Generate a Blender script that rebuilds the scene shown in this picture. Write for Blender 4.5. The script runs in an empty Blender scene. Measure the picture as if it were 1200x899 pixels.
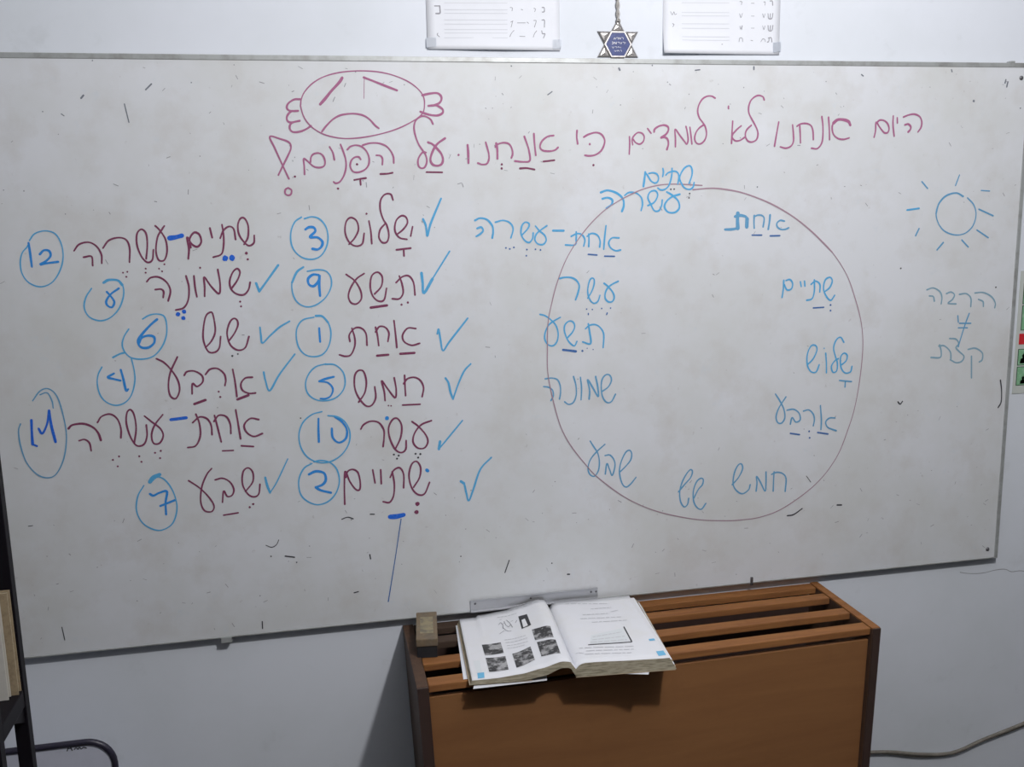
import bpy, bmesh, math, random
from mathutils import Vector, Matrix
R = random.Random(7)
SC = bpy.context.scene
COL = SC.collection

# ---------------------------------------------------------------- camera, light, exposure
cd = bpy.data.cameras.new('camera'); cam = bpy.data.objects.new('camera', cd); COL.objects.link(cam)
cd.sensor_fit = 'HORIZONTAL'; cd.sensor_width = 36.0; cd.lens = 33.7568; cd.clip_start = 0.05
m3 = Matrix([[0.97909, 0.056069, -0.195549], [-0.202352, 0.169686, -0.9645], [-0.020897, 0.983902, 0.177484]])
cam.matrix_world = Matrix.Translation(Vector([0.0, -1.9915, 1.6])) @ m3.to_4x4()
SC.camera = cam
SC.view_settings.view_transform = 'Standard'
SC.view_settings.look = 'None'
SC.view_settings.gamma = 1.0
SC.view_settings.use_curve_mapping = False
SC.view_settings.exposure = 0.12
SC.cycles.sample_clamp_indirect = 1.0
SC.cycles.use_denoising = True
SC.cycles.caustics_reflective = False
SC.cycles.caustics_refractive = False
w = bpy.data.worlds.new('room_air'); SC.world = w; w.use_nodes = True
w.node_tree.nodes['Background'].inputs[0].default_value = (0.75, 0.82, 1.0, 1)
w.node_tree.nodes['Background'].inputs[1].default_value = 0.03
ld = bpy.data.lights.new('ceiling_bulb', 'POINT'); lamp = bpy.data.objects.new('ceiling_bulb', ld); COL.objects.link(lamp)
lamp.location = (0.74, -1.48, 2.45); ld.energy = 83; ld.shadow_soft_size = 0.045; ld.color = (1.0, 0.985, 0.985)

# ---------------------------------------------------------------- materials
def s2l(c):
    return tuple((x / 255 / 12.92) if x / 255 <= 0.04045 else ((x / 255 + 0.055) / 1.055) ** 2.4 for x in c)

def mat(name, col, rough=0.6, metal=0.0, spec=0.4, noise=None, bump=None, wood=None, extra=None):
    m = bpy.data.materials.new(name); m.use_nodes = True
    nt = m.node_tree; N = nt.nodes; L = nt.links
    b = N['Principled BSDF']
    b.inputs['Roughness'].default_value = rough; b.inputs['Metallic'].default_value = metal
    b.inputs['Specular IOR Level'].default_value = spec
    b.inputs['Base Color'].default_value = (*col, 1)
    tc = N.new('ShaderNodeTexCoord'); src = None
    def ramp(fac, stops):
        r = N.new('ShaderNodeValToRGB'); e = r.color_ramp.elements
        while len(e) < len(stops): e.new(0.5)
        for k, (p, c) in enumerate(stops):
            e[k].position = p; e[k].color = (*c, 1) if len(c) == 3 else c
        L.new(fac, r.inputs[0]); return r.outputs[0]
    def nz(scale, detail=4, rough_=0.6, stretch=(1, 1, 1), dist=0.0):
        mp = N.new('ShaderNodeMapping'); mp.inputs['Scale'].default_value = stretch
        L.new(tc.outputs['Object'], mp.inputs[0])
        t = N.new('ShaderNodeTexNoise'); t.inputs['Scale'].default_value = scale
        t.inputs['Detail'].default_value = detail; t.inputs['Roughness'].default_value = rough_
        t.inputs['Distortion'].default_value = dist
        L.new(mp.outputs[0], t.inputs['Vector']); return t.outputs[0]
    def mix(fac, a, b_, mode='MIX'):
        x = N.new('ShaderNodeMix'); x.data_type = 'RGBA'; x.blend_type = mode
        if isinstance(fac, float): x.inputs[0].default_value = fac
        else: L.new(fac, x.inputs[0])
        for s, v in ((6, a), (7, b_)):
            if isinstance(v, tuple): x.inputs[s].default_value = (*v, 1)
            else: L.new(v, x.inputs[s])
        return x.outputs[2]
    cur = tuple(col)
    for (scale, lo, hi, other, st, amount) in (noise or []):
        f = ramp(nz(scale, 5, 0.62, st), [(lo, (0, 0, 0)), (hi, (amount,) * 3)])
        cur = mix(f, cur, tuple(other))
    if wood:
        other, scale, st = wood
        f = ramp(nz(scale, 6, 0.7, st, 0.4), [(0.32, (0, 0, 0)), (0.68, (1, 1, 1))])
        cur = mix(f, cur, tuple(other))
    if not isinstance(cur, tuple): L.new(cur, b.inputs['Base Color'])
    if bump:
        scale, strength, dist = bump
        bn = N.new('ShaderNodeBump'); bn.inputs['Strength'].default_value = strength; bn.inputs['Distance'].default_value = dist
        L.new(nz(scale, 5, 0.6), bn.inputs['Height']); L.new(bn.outputs[0], b.inputs['Normal'])
    return m

I1 = (1, 1, 1)
M = {}
M['wall'] = mat('painted_plaster', (0.745, 0.78, 0.845), 0.75, spec=0.2,
    noise=[(2.2, 0.42, 0.75, (0.66, 0.70, 0.74), I1, 0.8), (9, 0.60, 0.78, (0.57, 0.60, 0.63), I1, 0.55)],
    )
M['wall_plain'] = mat('painted_wall', (0.26, 0.27, 0.28), 0.8, spec=0.2, noise=[(3, 0.4, 0.7, (0.22, 0.23, 0.24), I1, 0.8)])
M['floor'] = mat('terrazzo_floor', (0.075, 0.07, 0.065), 0.5, noise=[(90, 0.5, 0.6, (0.05, 0.045, 0.045), I1, 0.8)])
M['ceiling'] = mat('ceiling_paint', (0.82, 0.83, 0.85), 0.9)
M['board'] = mat('stained_whiteboard', (0.71, 0.73, 0.77), 0.5, spec=0.3,
    noise=[(3.0, 0.40, 0.72, (0.62, 0.635, 0.63), I1, 1.0), (11, 0.50, 0.75, (0.58, 0.57, 0.56), (1, 1, 1), 0.6),
           (55, 0.66, 0.74, (0.42, 0.40, 0.41), I1, 0.45), (26, 0.64, 0.80, (0.60, 0.66, 0.72), I1, 0.5)])
M['alu'] = mat('dull_aluminium', (0.44, 0.46, 0.46), 0.45, metal=0.35, noise=[(30, 0.45, 0.7, (0.28, 0.28, 0.27), (1, 1, 1), 0.8)])
M['alu_bright'] = mat('bright_aluminium', (0.50, 0.51, 0.54), 0.34, metal=0.6, noise=[(40, 0.5, 0.75, (0.45, 0.45, 0.46), I1, 0.6)])
M['steel'] = mat('screw_steel', (0.16, 0.16, 0.17), 0.45, metal=0.7, bump=(300, 0.3, 0.001))
inks = dict(magenta=(0.36, 0.125, 0.24), plum=(0.18, 0.042, 0.095), thin=(0.36, 0.24, 0.30), blue=(0.095, 0.38, 0.67),
            blue2=(0.035, 0.25, 0.66), steel=(0.125, 0.33, 0.54), faint=(0.22, 0.37, 0.47), royal=(0.02, 0.13, 0.62),
            navy=(0.055, 0.14, 0.36), black=(0.05, 0.05, 0.06), slate=(0.17, 0.185, 0.22), grey=(0.30, 0.30, 0.33), pale=(0.63, 0.65, 0.70), white=(0.75, 0.75, 0.8))
for k, c in inks.items():
    M['ink_' + k] = mat('marker_' + k, c, 0.6, spec=0.2, noise=[(220, 0.55, 0.8, tuple(0.6 * a + 0.4 * 0.66 for a in c), I1, 0.6)])
M['slat'] = mat('worn_orange_wood', (0.275, 0.122, 0.042), 0.65, spec=0.2, wood=((0.165, 0.066, 0.024), 9, (0.5, 9, 9)),
    noise=[(18, 0.56, 0.74, (0.12, 0.055, 0.03), (0.5, 1, 1), 0.8), (9, 0.62, 0.74, (0.40, 0.18, 0.07), (0.4, 1, 1), 0.7)], bump=(60, 0.2, 0.002))
M['slat_dark_end'] = M['slat'].copy(); M['slat_dark_end'].name = 'dark_end_orange_wood'
_nt = M['slat_dark_end'].node_tree; _b = _nt.nodes['Principled BSDF']; _src = _b.inputs['Base Color'].links[0].from_socket
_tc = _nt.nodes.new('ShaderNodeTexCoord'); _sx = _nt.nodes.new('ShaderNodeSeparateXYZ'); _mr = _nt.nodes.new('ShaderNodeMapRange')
_nt.links.new(_tc.outputs['Object'], _sx.inputs[0]); _nt.links.new(_sx.outputs[0], _mr.inputs[0])   # slat colour turns dark brown towards the left end
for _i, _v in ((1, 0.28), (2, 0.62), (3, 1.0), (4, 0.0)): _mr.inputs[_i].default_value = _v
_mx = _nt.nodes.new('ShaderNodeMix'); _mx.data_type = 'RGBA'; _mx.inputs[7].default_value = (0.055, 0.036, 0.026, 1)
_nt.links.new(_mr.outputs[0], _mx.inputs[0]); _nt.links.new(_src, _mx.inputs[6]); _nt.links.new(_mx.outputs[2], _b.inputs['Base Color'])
M['panel'] = mat('brown_veneer', (0.225, 0.105, 0.042), 0.55, spec=0.25, wood=((0.185, 0.082, 0.033), 6, (0.35, 3, 3)),
    noise=[(7, 0.6, 0.8, (0.14, 0.06, 0.026), I1, 0.6)])
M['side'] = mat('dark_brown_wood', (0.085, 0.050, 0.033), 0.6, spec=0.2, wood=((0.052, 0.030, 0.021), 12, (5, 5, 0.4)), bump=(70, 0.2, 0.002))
M['edge'] = mat('dark_edge_band', (0.036, 0.021, 0.017), 0.5, noise=[(20, 0.5, 0.7, (0.04, 0.02, 0.017), I1, 0.7)])
M['black'] = mat('black_painted_metal', (0.0055, 0.0045, 0.0065), 0.5, spec=0.1, noise=[(30, 0.55, 0.75, (0.009, 0.008, 0.010), I1, 0.6)])
M['navy_frame'] = mat('dark_plastic_frame', (0.02, 0.018, 0.032), 0.4)
M['mini'] = mat('small_board_face', (0.60, 0.62, 0.72), 0.4, noise=[(20, 0.5, 0.75, (0.52, 0.54, 0.62), I1, 0.6)])
M['paper'] = mat('white_paper', (0.77, 0.79, 0.845), 0.7, spec=0.2, noise=[(25, 0.5, 0.8, (0.72, 0.74, 0.79), I1, 0.6)])
M['bookpage'] = mat('book_paper', (0.79, 0.80, 0.84), 0.6, spec=0.25, noise=[(12, 0.5, 0.8, (0.74, 0.735, 0.71), I1, 0.6)])
M['pageedge'] = mat('soiled_page_edges', (0.40, 0.36, 0.27), 0.8, noise=[(260, 0.45, 0.6, (0.20, 0.175, 0.12), (0.15, 0.15, 1.6), 0.85), (30, 0.55, 0.75, (0.26, 0.23, 0.16), I1, 0.6)])
M['cover'] = mat('worn_card_cover', (0.46, 0.37, 0.26), 0.7, noise=[(40, 0.5, 0.7, (0.30, 0.24, 0.17), I1, 0.7)])
M['print'] = mat('halftone_print', (0.035, 0.035, 0.037), 0.6, noise=[(48, 0.47, 0.60, (0.40, 0.40, 0.41), I1, 0.9), (120, 0.56, 0.68, (0.50, 0.50, 0.51), I1, 0.7)])
M['printgrey'] = mat('pale_print', (0.60, 0.61, 0.64), 0.7)
M['printblue'] = mat('cyan_print', (0.16, 0.46, 0.70), 0.6)
M['printpale'] = mat('pale_blue_tint', (0.73, 0.765, 0.79), 0.6)
M['printblack'] = mat('black_print', (0.03, 0.03, 0.035), 0.6)
M['eraser_wood'] = mat('eraser_wood', (0.16, 0.115, 0.07), 0.6, noise=[(35, 0.45, 0.65, (0.12, 0.10, 0.075), I1, 0.9), (90, 0.5, 0.7, (0.22, 0.17, 0.11), I1, 0.5)])
M['eraser_label'] = mat('worn_label', (0.27, 0.23, 0.14), 0.6, noise=[(45, 0.45, 0.62, (0.13, 0.115, 0.09), I1, 0.9)])
M['felt'] = mat('inky_felt', (0.012, 0.012, 0.015), 0.95, bump=(400, 0.5, 0.002))
M['silver'] = mat('tarnished_silver', (0.50, 0.48, 0.47), 0.36, metal=0.8, noise=[(160, 0.45, 0.65, (0.26, 0.25, 0.25), I1, 0.8)])
M['enamel'] = mat('blue_enamel', (0.045, 0.06, 0.17), 0.3, noise=[(200, 0.5, 0.75, (0.08, 0.12, 0.36), I1, 0.6)])
M['chain'] = mat('grey_cord', (0.40, 0.385, 0.37), 0.7, bump=(500, 0.4, 0.001))
M['cable'] = mat('dusty_cable', (0.15, 0.135, 0.115), 0.6, noise=[(30, 0.45, 0.65, (0.24, 0.225, 0.195), I1, 0.8)])
M['crack'] = mat('plaster_crack', (0.30, 0.31, 0.33), 0.9)
M['tape'] = mat('clear_tape', (0.73, 0.765, 0.825), 0.35)
M['poster'] = mat('poster_paper', (0.55, 0.58, 0.55), 0.5, noise=[(20, 0.5, 0.8, (0.48, 0.52, 0.48), I1, 0.6)])
M['pgreen'] = mat('poster_green', (0.20, 0.42, 0.24), 0.5, noise=[(60, 0.5, 0.65, (0.34, 0.55, 0.38), I1, 0.7)])
M['pred'] = mat('poster_red', (0.55, 0.02, 0.03), 0.5)
M['pdark'] = mat('poster_dark_green', (0.025, 0.075, 0.04), 0.5)
M['spine_white'] = mat('pale_spine', (0.52, 0.50, 0.46), 0.6, noise=[(30, 0.5, 0.7, (0.42, 0.4, 0.36), I1, 0.6)])
M['spine_tan'] = mat('tan_spine', (0.30, 0.235, 0.15), 0.7, noise=[(120, 0.45, 0.65, (0.22, 0.17, 0.11), I1, 0.8)])
M['spine_black'] = mat('black_spine', (0.02, 0.02, 0.024), 0.5)

# ---------------------------------------------------------------- helpers
def link(name, bm, m, parent=None, smooth=False):
    me = bpy.data.meshes.new(name); bm.normal_update(); bm.to_mesh(me); bm.free()
    for x in (m if isinstance(m, (list, tuple)) else [m]): me.materials.append(x)
    if smooth:
        for p in me.polygons: p.use_smooth = True
    o = bpy.data.objects.new(name, me); COL.objects.link(o)
    if parent is not None: o.parent = parent; o.matrix_parent_inverse = parent.matrix_world.inverted()
    return o

def empty(name, loc, label, cat, group=None):
    o = bpy.data.objects.new(name, None); COL.objects.link(o); o.location = loc
    o.empty_display_size = 0.05; o.matrix_world = Matrix.Translation(loc)
    o['label'] = label; o['category'] = cat
    if group: o['group'] = group
    return o

def tag(o, label, cat, group=None):
    o['label'] = label; o['category'] = cat
    if group: o['group'] = group
    return o

def struct(o):
    o['kind'] = 'structure'; return o

def box(bm, x0, x1, y0, y1, z0, z1, bev=0.0, f=None):
    v = [bm.verts.new((x, y, z)) for x in (x0, x1) for y in (y0, y1) for z in (z0, z1)]
    F = [(0, 1, 3, 2), (4, 6, 7, 5), (0, 4, 5, 1), (2, 3, 7, 6), (0, 2, 6, 4), (1, 5, 7, 3)]
    fs = [bm.faces.new([v[i] for i in q]) for q in F]
    if bev:
        es = list({e for q in fs for e in q.edges})
        bmesh.ops.bevel(bm, geom=es, offset=bev, segments=2, affect='EDGES', profile=0.6)
    if f:
        for q in bm.verts: q.co = Vector(f(*q.co))

def abox(name, m, parent, x0, x1, y0, y1, z0, z1, bev=0.0015, f=None):
    bm = bmesh.new(); box(bm, x0, x1, y0, y1, z0, z1, bev, f); return link(name, bm, m, parent)

def catmull(P, n=7, closed=False):
    if len(P) < 3: return [Vector(p) for p in P]
    P = [Vector(p) for p in P]; out = []
    k = len(P)
    for i in range(k if closed else k - 1):
        if closed: p0, p1, p2, p3 = P[i - 1], P[i], P[(i + 1) % k], P[(i + 2) % k]
        else:
            p1, p2 = P[i], P[i + 1]
            p0 = P[i - 1] if i else p1 * 2 - p2
            p3 = P[i + 2] if i + 2 < k else p2 * 2 - p1
        for j in range(n):
            t = j / n
            out.append(0.5 * ((2 * p1) + (p2 - p0) * t + (2 * p0 - 5 * p1 + 4 * p2 - p3) * t * t + (3 * p1 - p0 - 3 * p2 + p3) * t ** 3))
    if not closed: out.append(P[-1].copy())
    return out

def tube(bm, P, r, seg=10, closed=False):
    P = [Vector(p) for p in P]; rings = []; n = len(P)
    up = Vector((0.13, 0.37, 0.92)).normalized()
    for i, p in enumerate(P):
        a = P[i - 1] if (i or closed) else p
        b = P[(i + 1) % n] if (i + 1 < n or closed) else p
        t = (b - a).normalized(); s = t.cross(up).normalized(); q = s.cross(t)
        rings.append([bm.verts.new(p + r * (math.cos(2 * math.pi * k / seg) * s + math.sin(2 * math.pi * k / seg) * q)) for k in range(seg)])
    for i in range(n if closed else n - 1):
        A, B = rings[i], rings[(i + 1) % n]
        for k in range(seg): bm.faces.new((A[k], A[(k + 1) % seg], B[(k + 1) % seg], B[k]))
    if not closed:
        bm.faces.new(rings[0][::-1]); bm.faces.new(rings[-1])

LIFT = [0]
def ribbon(bm, P, wd, yf, smooth=True):
    """a flat marker stroke in the x-z plane, lying on the surface y = yf(x, z)"""
    LIFT[0] = (LIFT[0] + 1) % 40
    dy = 0.0003 + LIFT[0] * 0.000008; step = [0.0]
    def V(p): return bm.verts.new((p[0], yf(p[0], p[1]) - dy - step[0], p[1]))
    P = [Vector((a, b)) for a, b in P]
    if len(P) == 1:
        c = P[0]; r = wd * 0.62
        vs = [V(c + Vector((math.cos(t * math.pi / 6) * r * R.uniform(.85, 1.15), math.sin(t * math.pi / 6) * r * R.uniform(.85, 1.15)))) for t in range(12)]
        bm.faces.new(vs); return
    Q = catmull([(p[0], p[1], 0) for p in P]) if smooth else [Vector((p[0], p[1], 0)) for p in P]
    Q = [q.to_2d() for q in Q]
    Q = [q for i, q in enumerate(Q) if i == 0 or (q - Q[i - 1]).length > 1e-5]
    n = len(Q); Lf = []; Rt = []
    ph = R.uniform(0, 6)
    for i, q in enumerate(Q):
        t = (Q[min(i + 1, n - 1)] - Q[max(i - 1, 0)]); t = t.normalized() if t.length > 1e-9 else Vector((1, 0))
        nn = Vector((-t[1], t[0])); h = wd * 0.5 * (1 + 0.10 * math.sin(ph + i * 0.35)); step[0] = i * 2.5e-6
        Lf.append(V(q + nn * h)); Rt.append(V(q - nn * h))
    for i in range(n - 1): bm.faces.new((Lf[i], Lf[i + 1], Rt[i + 1], Rt[i]))
    step[0] = 0.0
    for q, q2, a, b in ((Q[0], Q[1], Lf[0], Rt[0]), (Q[-1], Q[-2], Rt[-1], Lf[-1])):
        t = (q - q2).normalized(); nn = Vector((-t[1], t[0]))
        c0 = Vector((a.co.x, a.co.z)) - q; ang0 = math.atan2(c0[1], c0[0])
        c1 = Vector((b.co.x, b.co.z)) - q
        arc = []
        for k in (1, 2, 3):
            sgn = 1 if (c0[0] * t[1] - c0[1] * t[0]) > 0 else -1
            ang = ang0 + sgn * math.pi * k / 4
            arc.append(V(q + Vector((math.cos(ang), math.sin(ang))) * c0.length))
        bm.faces.new([a] + arc + [b])

def parse(txt):
    out = []; cur = tgt = None
    for ln in txt.strip().split('\n'):
        if ln[0] == '@':
            n, l, ink = ln[1:].split('|'); cur = [n, l, ink, [], []]; out.append(cur); tgt = cur[3]
        elif ln[0] == '+':
            n, ink = ln[1:].split('|'); s = [n, ink, []]; cur[4].append(s); tgt = s[2]
        else:
            wd, s = ln.split(':'); tgt.append((int(wd) * 1e-4, [tuple(int(k) * 1e-4 for k in t.split(',')) for t in s.split()]))
    return out

def clusters(strokes, gap):
    out = []
    for st in strokes:
        xs = [p[0] for p in st[1]]; zs = [p[1] for p in st[1]]; b = [min(xs), max(xs), min(zs), max(zs)]; g = [st]
        for o in out[:]:
            c = o[0]
            if b[0] - gap < c[1] and c[0] - gap < b[1] and b[2] - gap < c[3] and c[2] - gap < b[3]:
                out.remove(o); g = o[1] + g; b = [min(b[0], c[0]), max(b[1], c[1]), min(b[2], c[2]), max(b[3], c[3])]
        out.append([b, g])
    return [g for _, g in out]

def ink_part(name, ink, strokes, parent, yf):
    bm = bmesh.new()
    for wd, P in strokes: ribbon(bm, P, wd, yf)
    for fc in bm.faces:
        fc.normal_update()
        if fc.normal.y > 0: fc.normal_flip()
    return link(name, bm, M['ink_' + ink], parent)

# ---------------------------------------------------------------- the setting
def slab(name, m, x0, x1, y0, y1, z0, z1):
    return struct(abox(name, m, None, x0, x1, y0, y1, z0, z1, 0))
wall = slab('wall_back', M['wall'], -1.10, 3.2, 0.0, 0.12, -0.05, 2.72)
slab('floor', M['floor'], -1.10, 3.2, -3.6, 0.0, -0.05, 0.0)
slab('ceiling', M['ceiling'], -1.10, 3.2, -3.6, 0.0, 2.65, 2.72)
slab('wall_left', M['wall_plain'], -1.10, -0.98, -3.6, 0.0, 0.0, 2.65)
slab('wall_right', M['wall_plain'], 3.08, 3.2, -3.6, 0.0, 0.0, 2.65)
slab('baseboard_back', M['wall_plain'], -0.98, 3.08, -0.012, 0.0, 0.0, 0.08)
bm = bmesh.new()
ribbon(bm, [(1.5265, 0.6938), (1.5483, 0.6889), (1.5749, 0.6858), (1.599, 0.6861), (1.618, 0.6892), (1.6397, 0.6906), (1.6569, 0.6885), (1.6722, 0.6811), (1.6942, 0.6812), (1.7091, 0.6788), (1.7469, 0.6691)], 0.0016, lambda x, z: 0.0)
link('crack', bm, M['crack'], wall)['label'] = 'thin crack in the plaster'

# ---------------------------------------------------------------- whiteboard
YB = -0.0175
BX0, BX1, BZ0, BZ1 = -0.75, 1.6145, 0.7300, 1.9024
board = empty('whiteboard', (0.43, -0.006, BZ0), 'big stained whiteboard on the wall covered in Hebrew handwriting', 'whiteboard')
abox('writing_surface', M['board'], board, BX0 + 0.004, BX1 - 0.004, YB, -0.0052, BZ0 + 0.002, BZ1 - 0.004, 0)
abox('frame_rail', M['alu'], board, BX0, BX1, -0.0190, -0.0052, BZ1 - 0.0100, BZ1, 0.0012)
abox('frame_rail', M['alu'], board, BX0, BX1, -0.0190, -0.0052, BZ0, BZ0 + 0.0030, 0.0008)
abox('frame_rail', M['alu'], board, BX1 - 0.0095, BX1, -0.0190, -0.0052, BZ0 + 0.003, BZ1 - 0.010, 0.0012)
abox('frame_rail', M['alu'], board, BX0, BX0 + 0.0095, -0.0190, -0.0052, BZ0 + 0.003, BZ1 - 0.010, 0.0012)
for x_ in (BX0 + 0.05, BX1 - 0.07): abox('wall_spacer', M['alu'], board, x_, x_ + 0.02, -0.0052, -0.0002, 1.0, 1.7, 0.0005)
def dome(name, m, parent, c, r, h):
    bm = bmesh.new(); rings = []
    for k in range(5):
        a = k / 4 * math.pi / 2
        rings.append([bm.verts.new((c[0] + r * math.cos(a) * math.cos(t * math.pi / 8), c[1] - h * math.sin(a), c[2] + r * math.cos(a) * math.sin(t * math.pi / 8))) for t in range(16)] if k < 4 else [bm.verts.new((c[0], c[1] - h, c[2]))])
    for k in range(3):
        for t in range(16): bm.faces.new((rings[k][t], rings[k][(t + 1) % 16], rings[k + 1][(t + 1) % 16], rings[k + 1][t]))
    for t in range(16): bm.faces.new((rings[3][t], rings[3][(t + 1) % 16], rings[4][0]))
    bmesh.ops.recalc_face_normals(bm, faces=bm.faces); return link(name, bm, m, parent, True)
for x, z in [(1.5873, 1.8698), (1.5856, 0.7545)]: dome('screw', M['steel'], board, (x, YB, z), 0.0050, 0.003)
for x, z in [(-0.2225, 0.7143)]: abox('mounting_clip', M['alu'], board, x - 0.011, x + 0.011, -0.0200, -0.0005, BZ0 - 0.011, BZ0 + 0.002, 0.0015)
for x, z in [(1.5618, 1.9034)]: abox('mounting_clip', M['alu'], board, x - 0.006, x + 0.006, -0.0195, -0.005, BZ1 - 0.001, BZ1 + 0.004, 0.0015)
for x, z in [(0.9611, 0.7363)]: abox('mounting_clip', M['steel'], board, x - 0.0030, x + 0.0030, -0.0215, -0.017, BZ0 - 0.004, z + 0.009, 0.001)
# the short aluminium angle that serves as a pen tray
tray = empty('pen_tray', (0.44, -0.0105, 0.729), '', ''); del tray['label']; del tray['category']; tray.parent = board; tray.matrix_parent_inverse = board.matrix_world.inverted()
tray['label'] = 'bright aluminium pen tray'
bm = bmesh.new(); box(bm, 0.2957, 0.5866, -0.0208, YB, 0.7330, 0.7585, 0.0008); box(bm, 0.2957, 0.5866, -0.0268, -0.0208, 0.7320, 0.7355, 0.0008); box(bm, 0.2957, 0.5866, -0.0228, -0.0208, 0.7568, 0.7588, 0.0005)
link('angle', bm, M['alu_bright'], tray)
for x in (0.3065, 0.432, 0.571, 0.583): dome('rivet', M['steel'], tray, (x, -0.0208, 0.7505), 0.0026, 0.0018)

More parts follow.
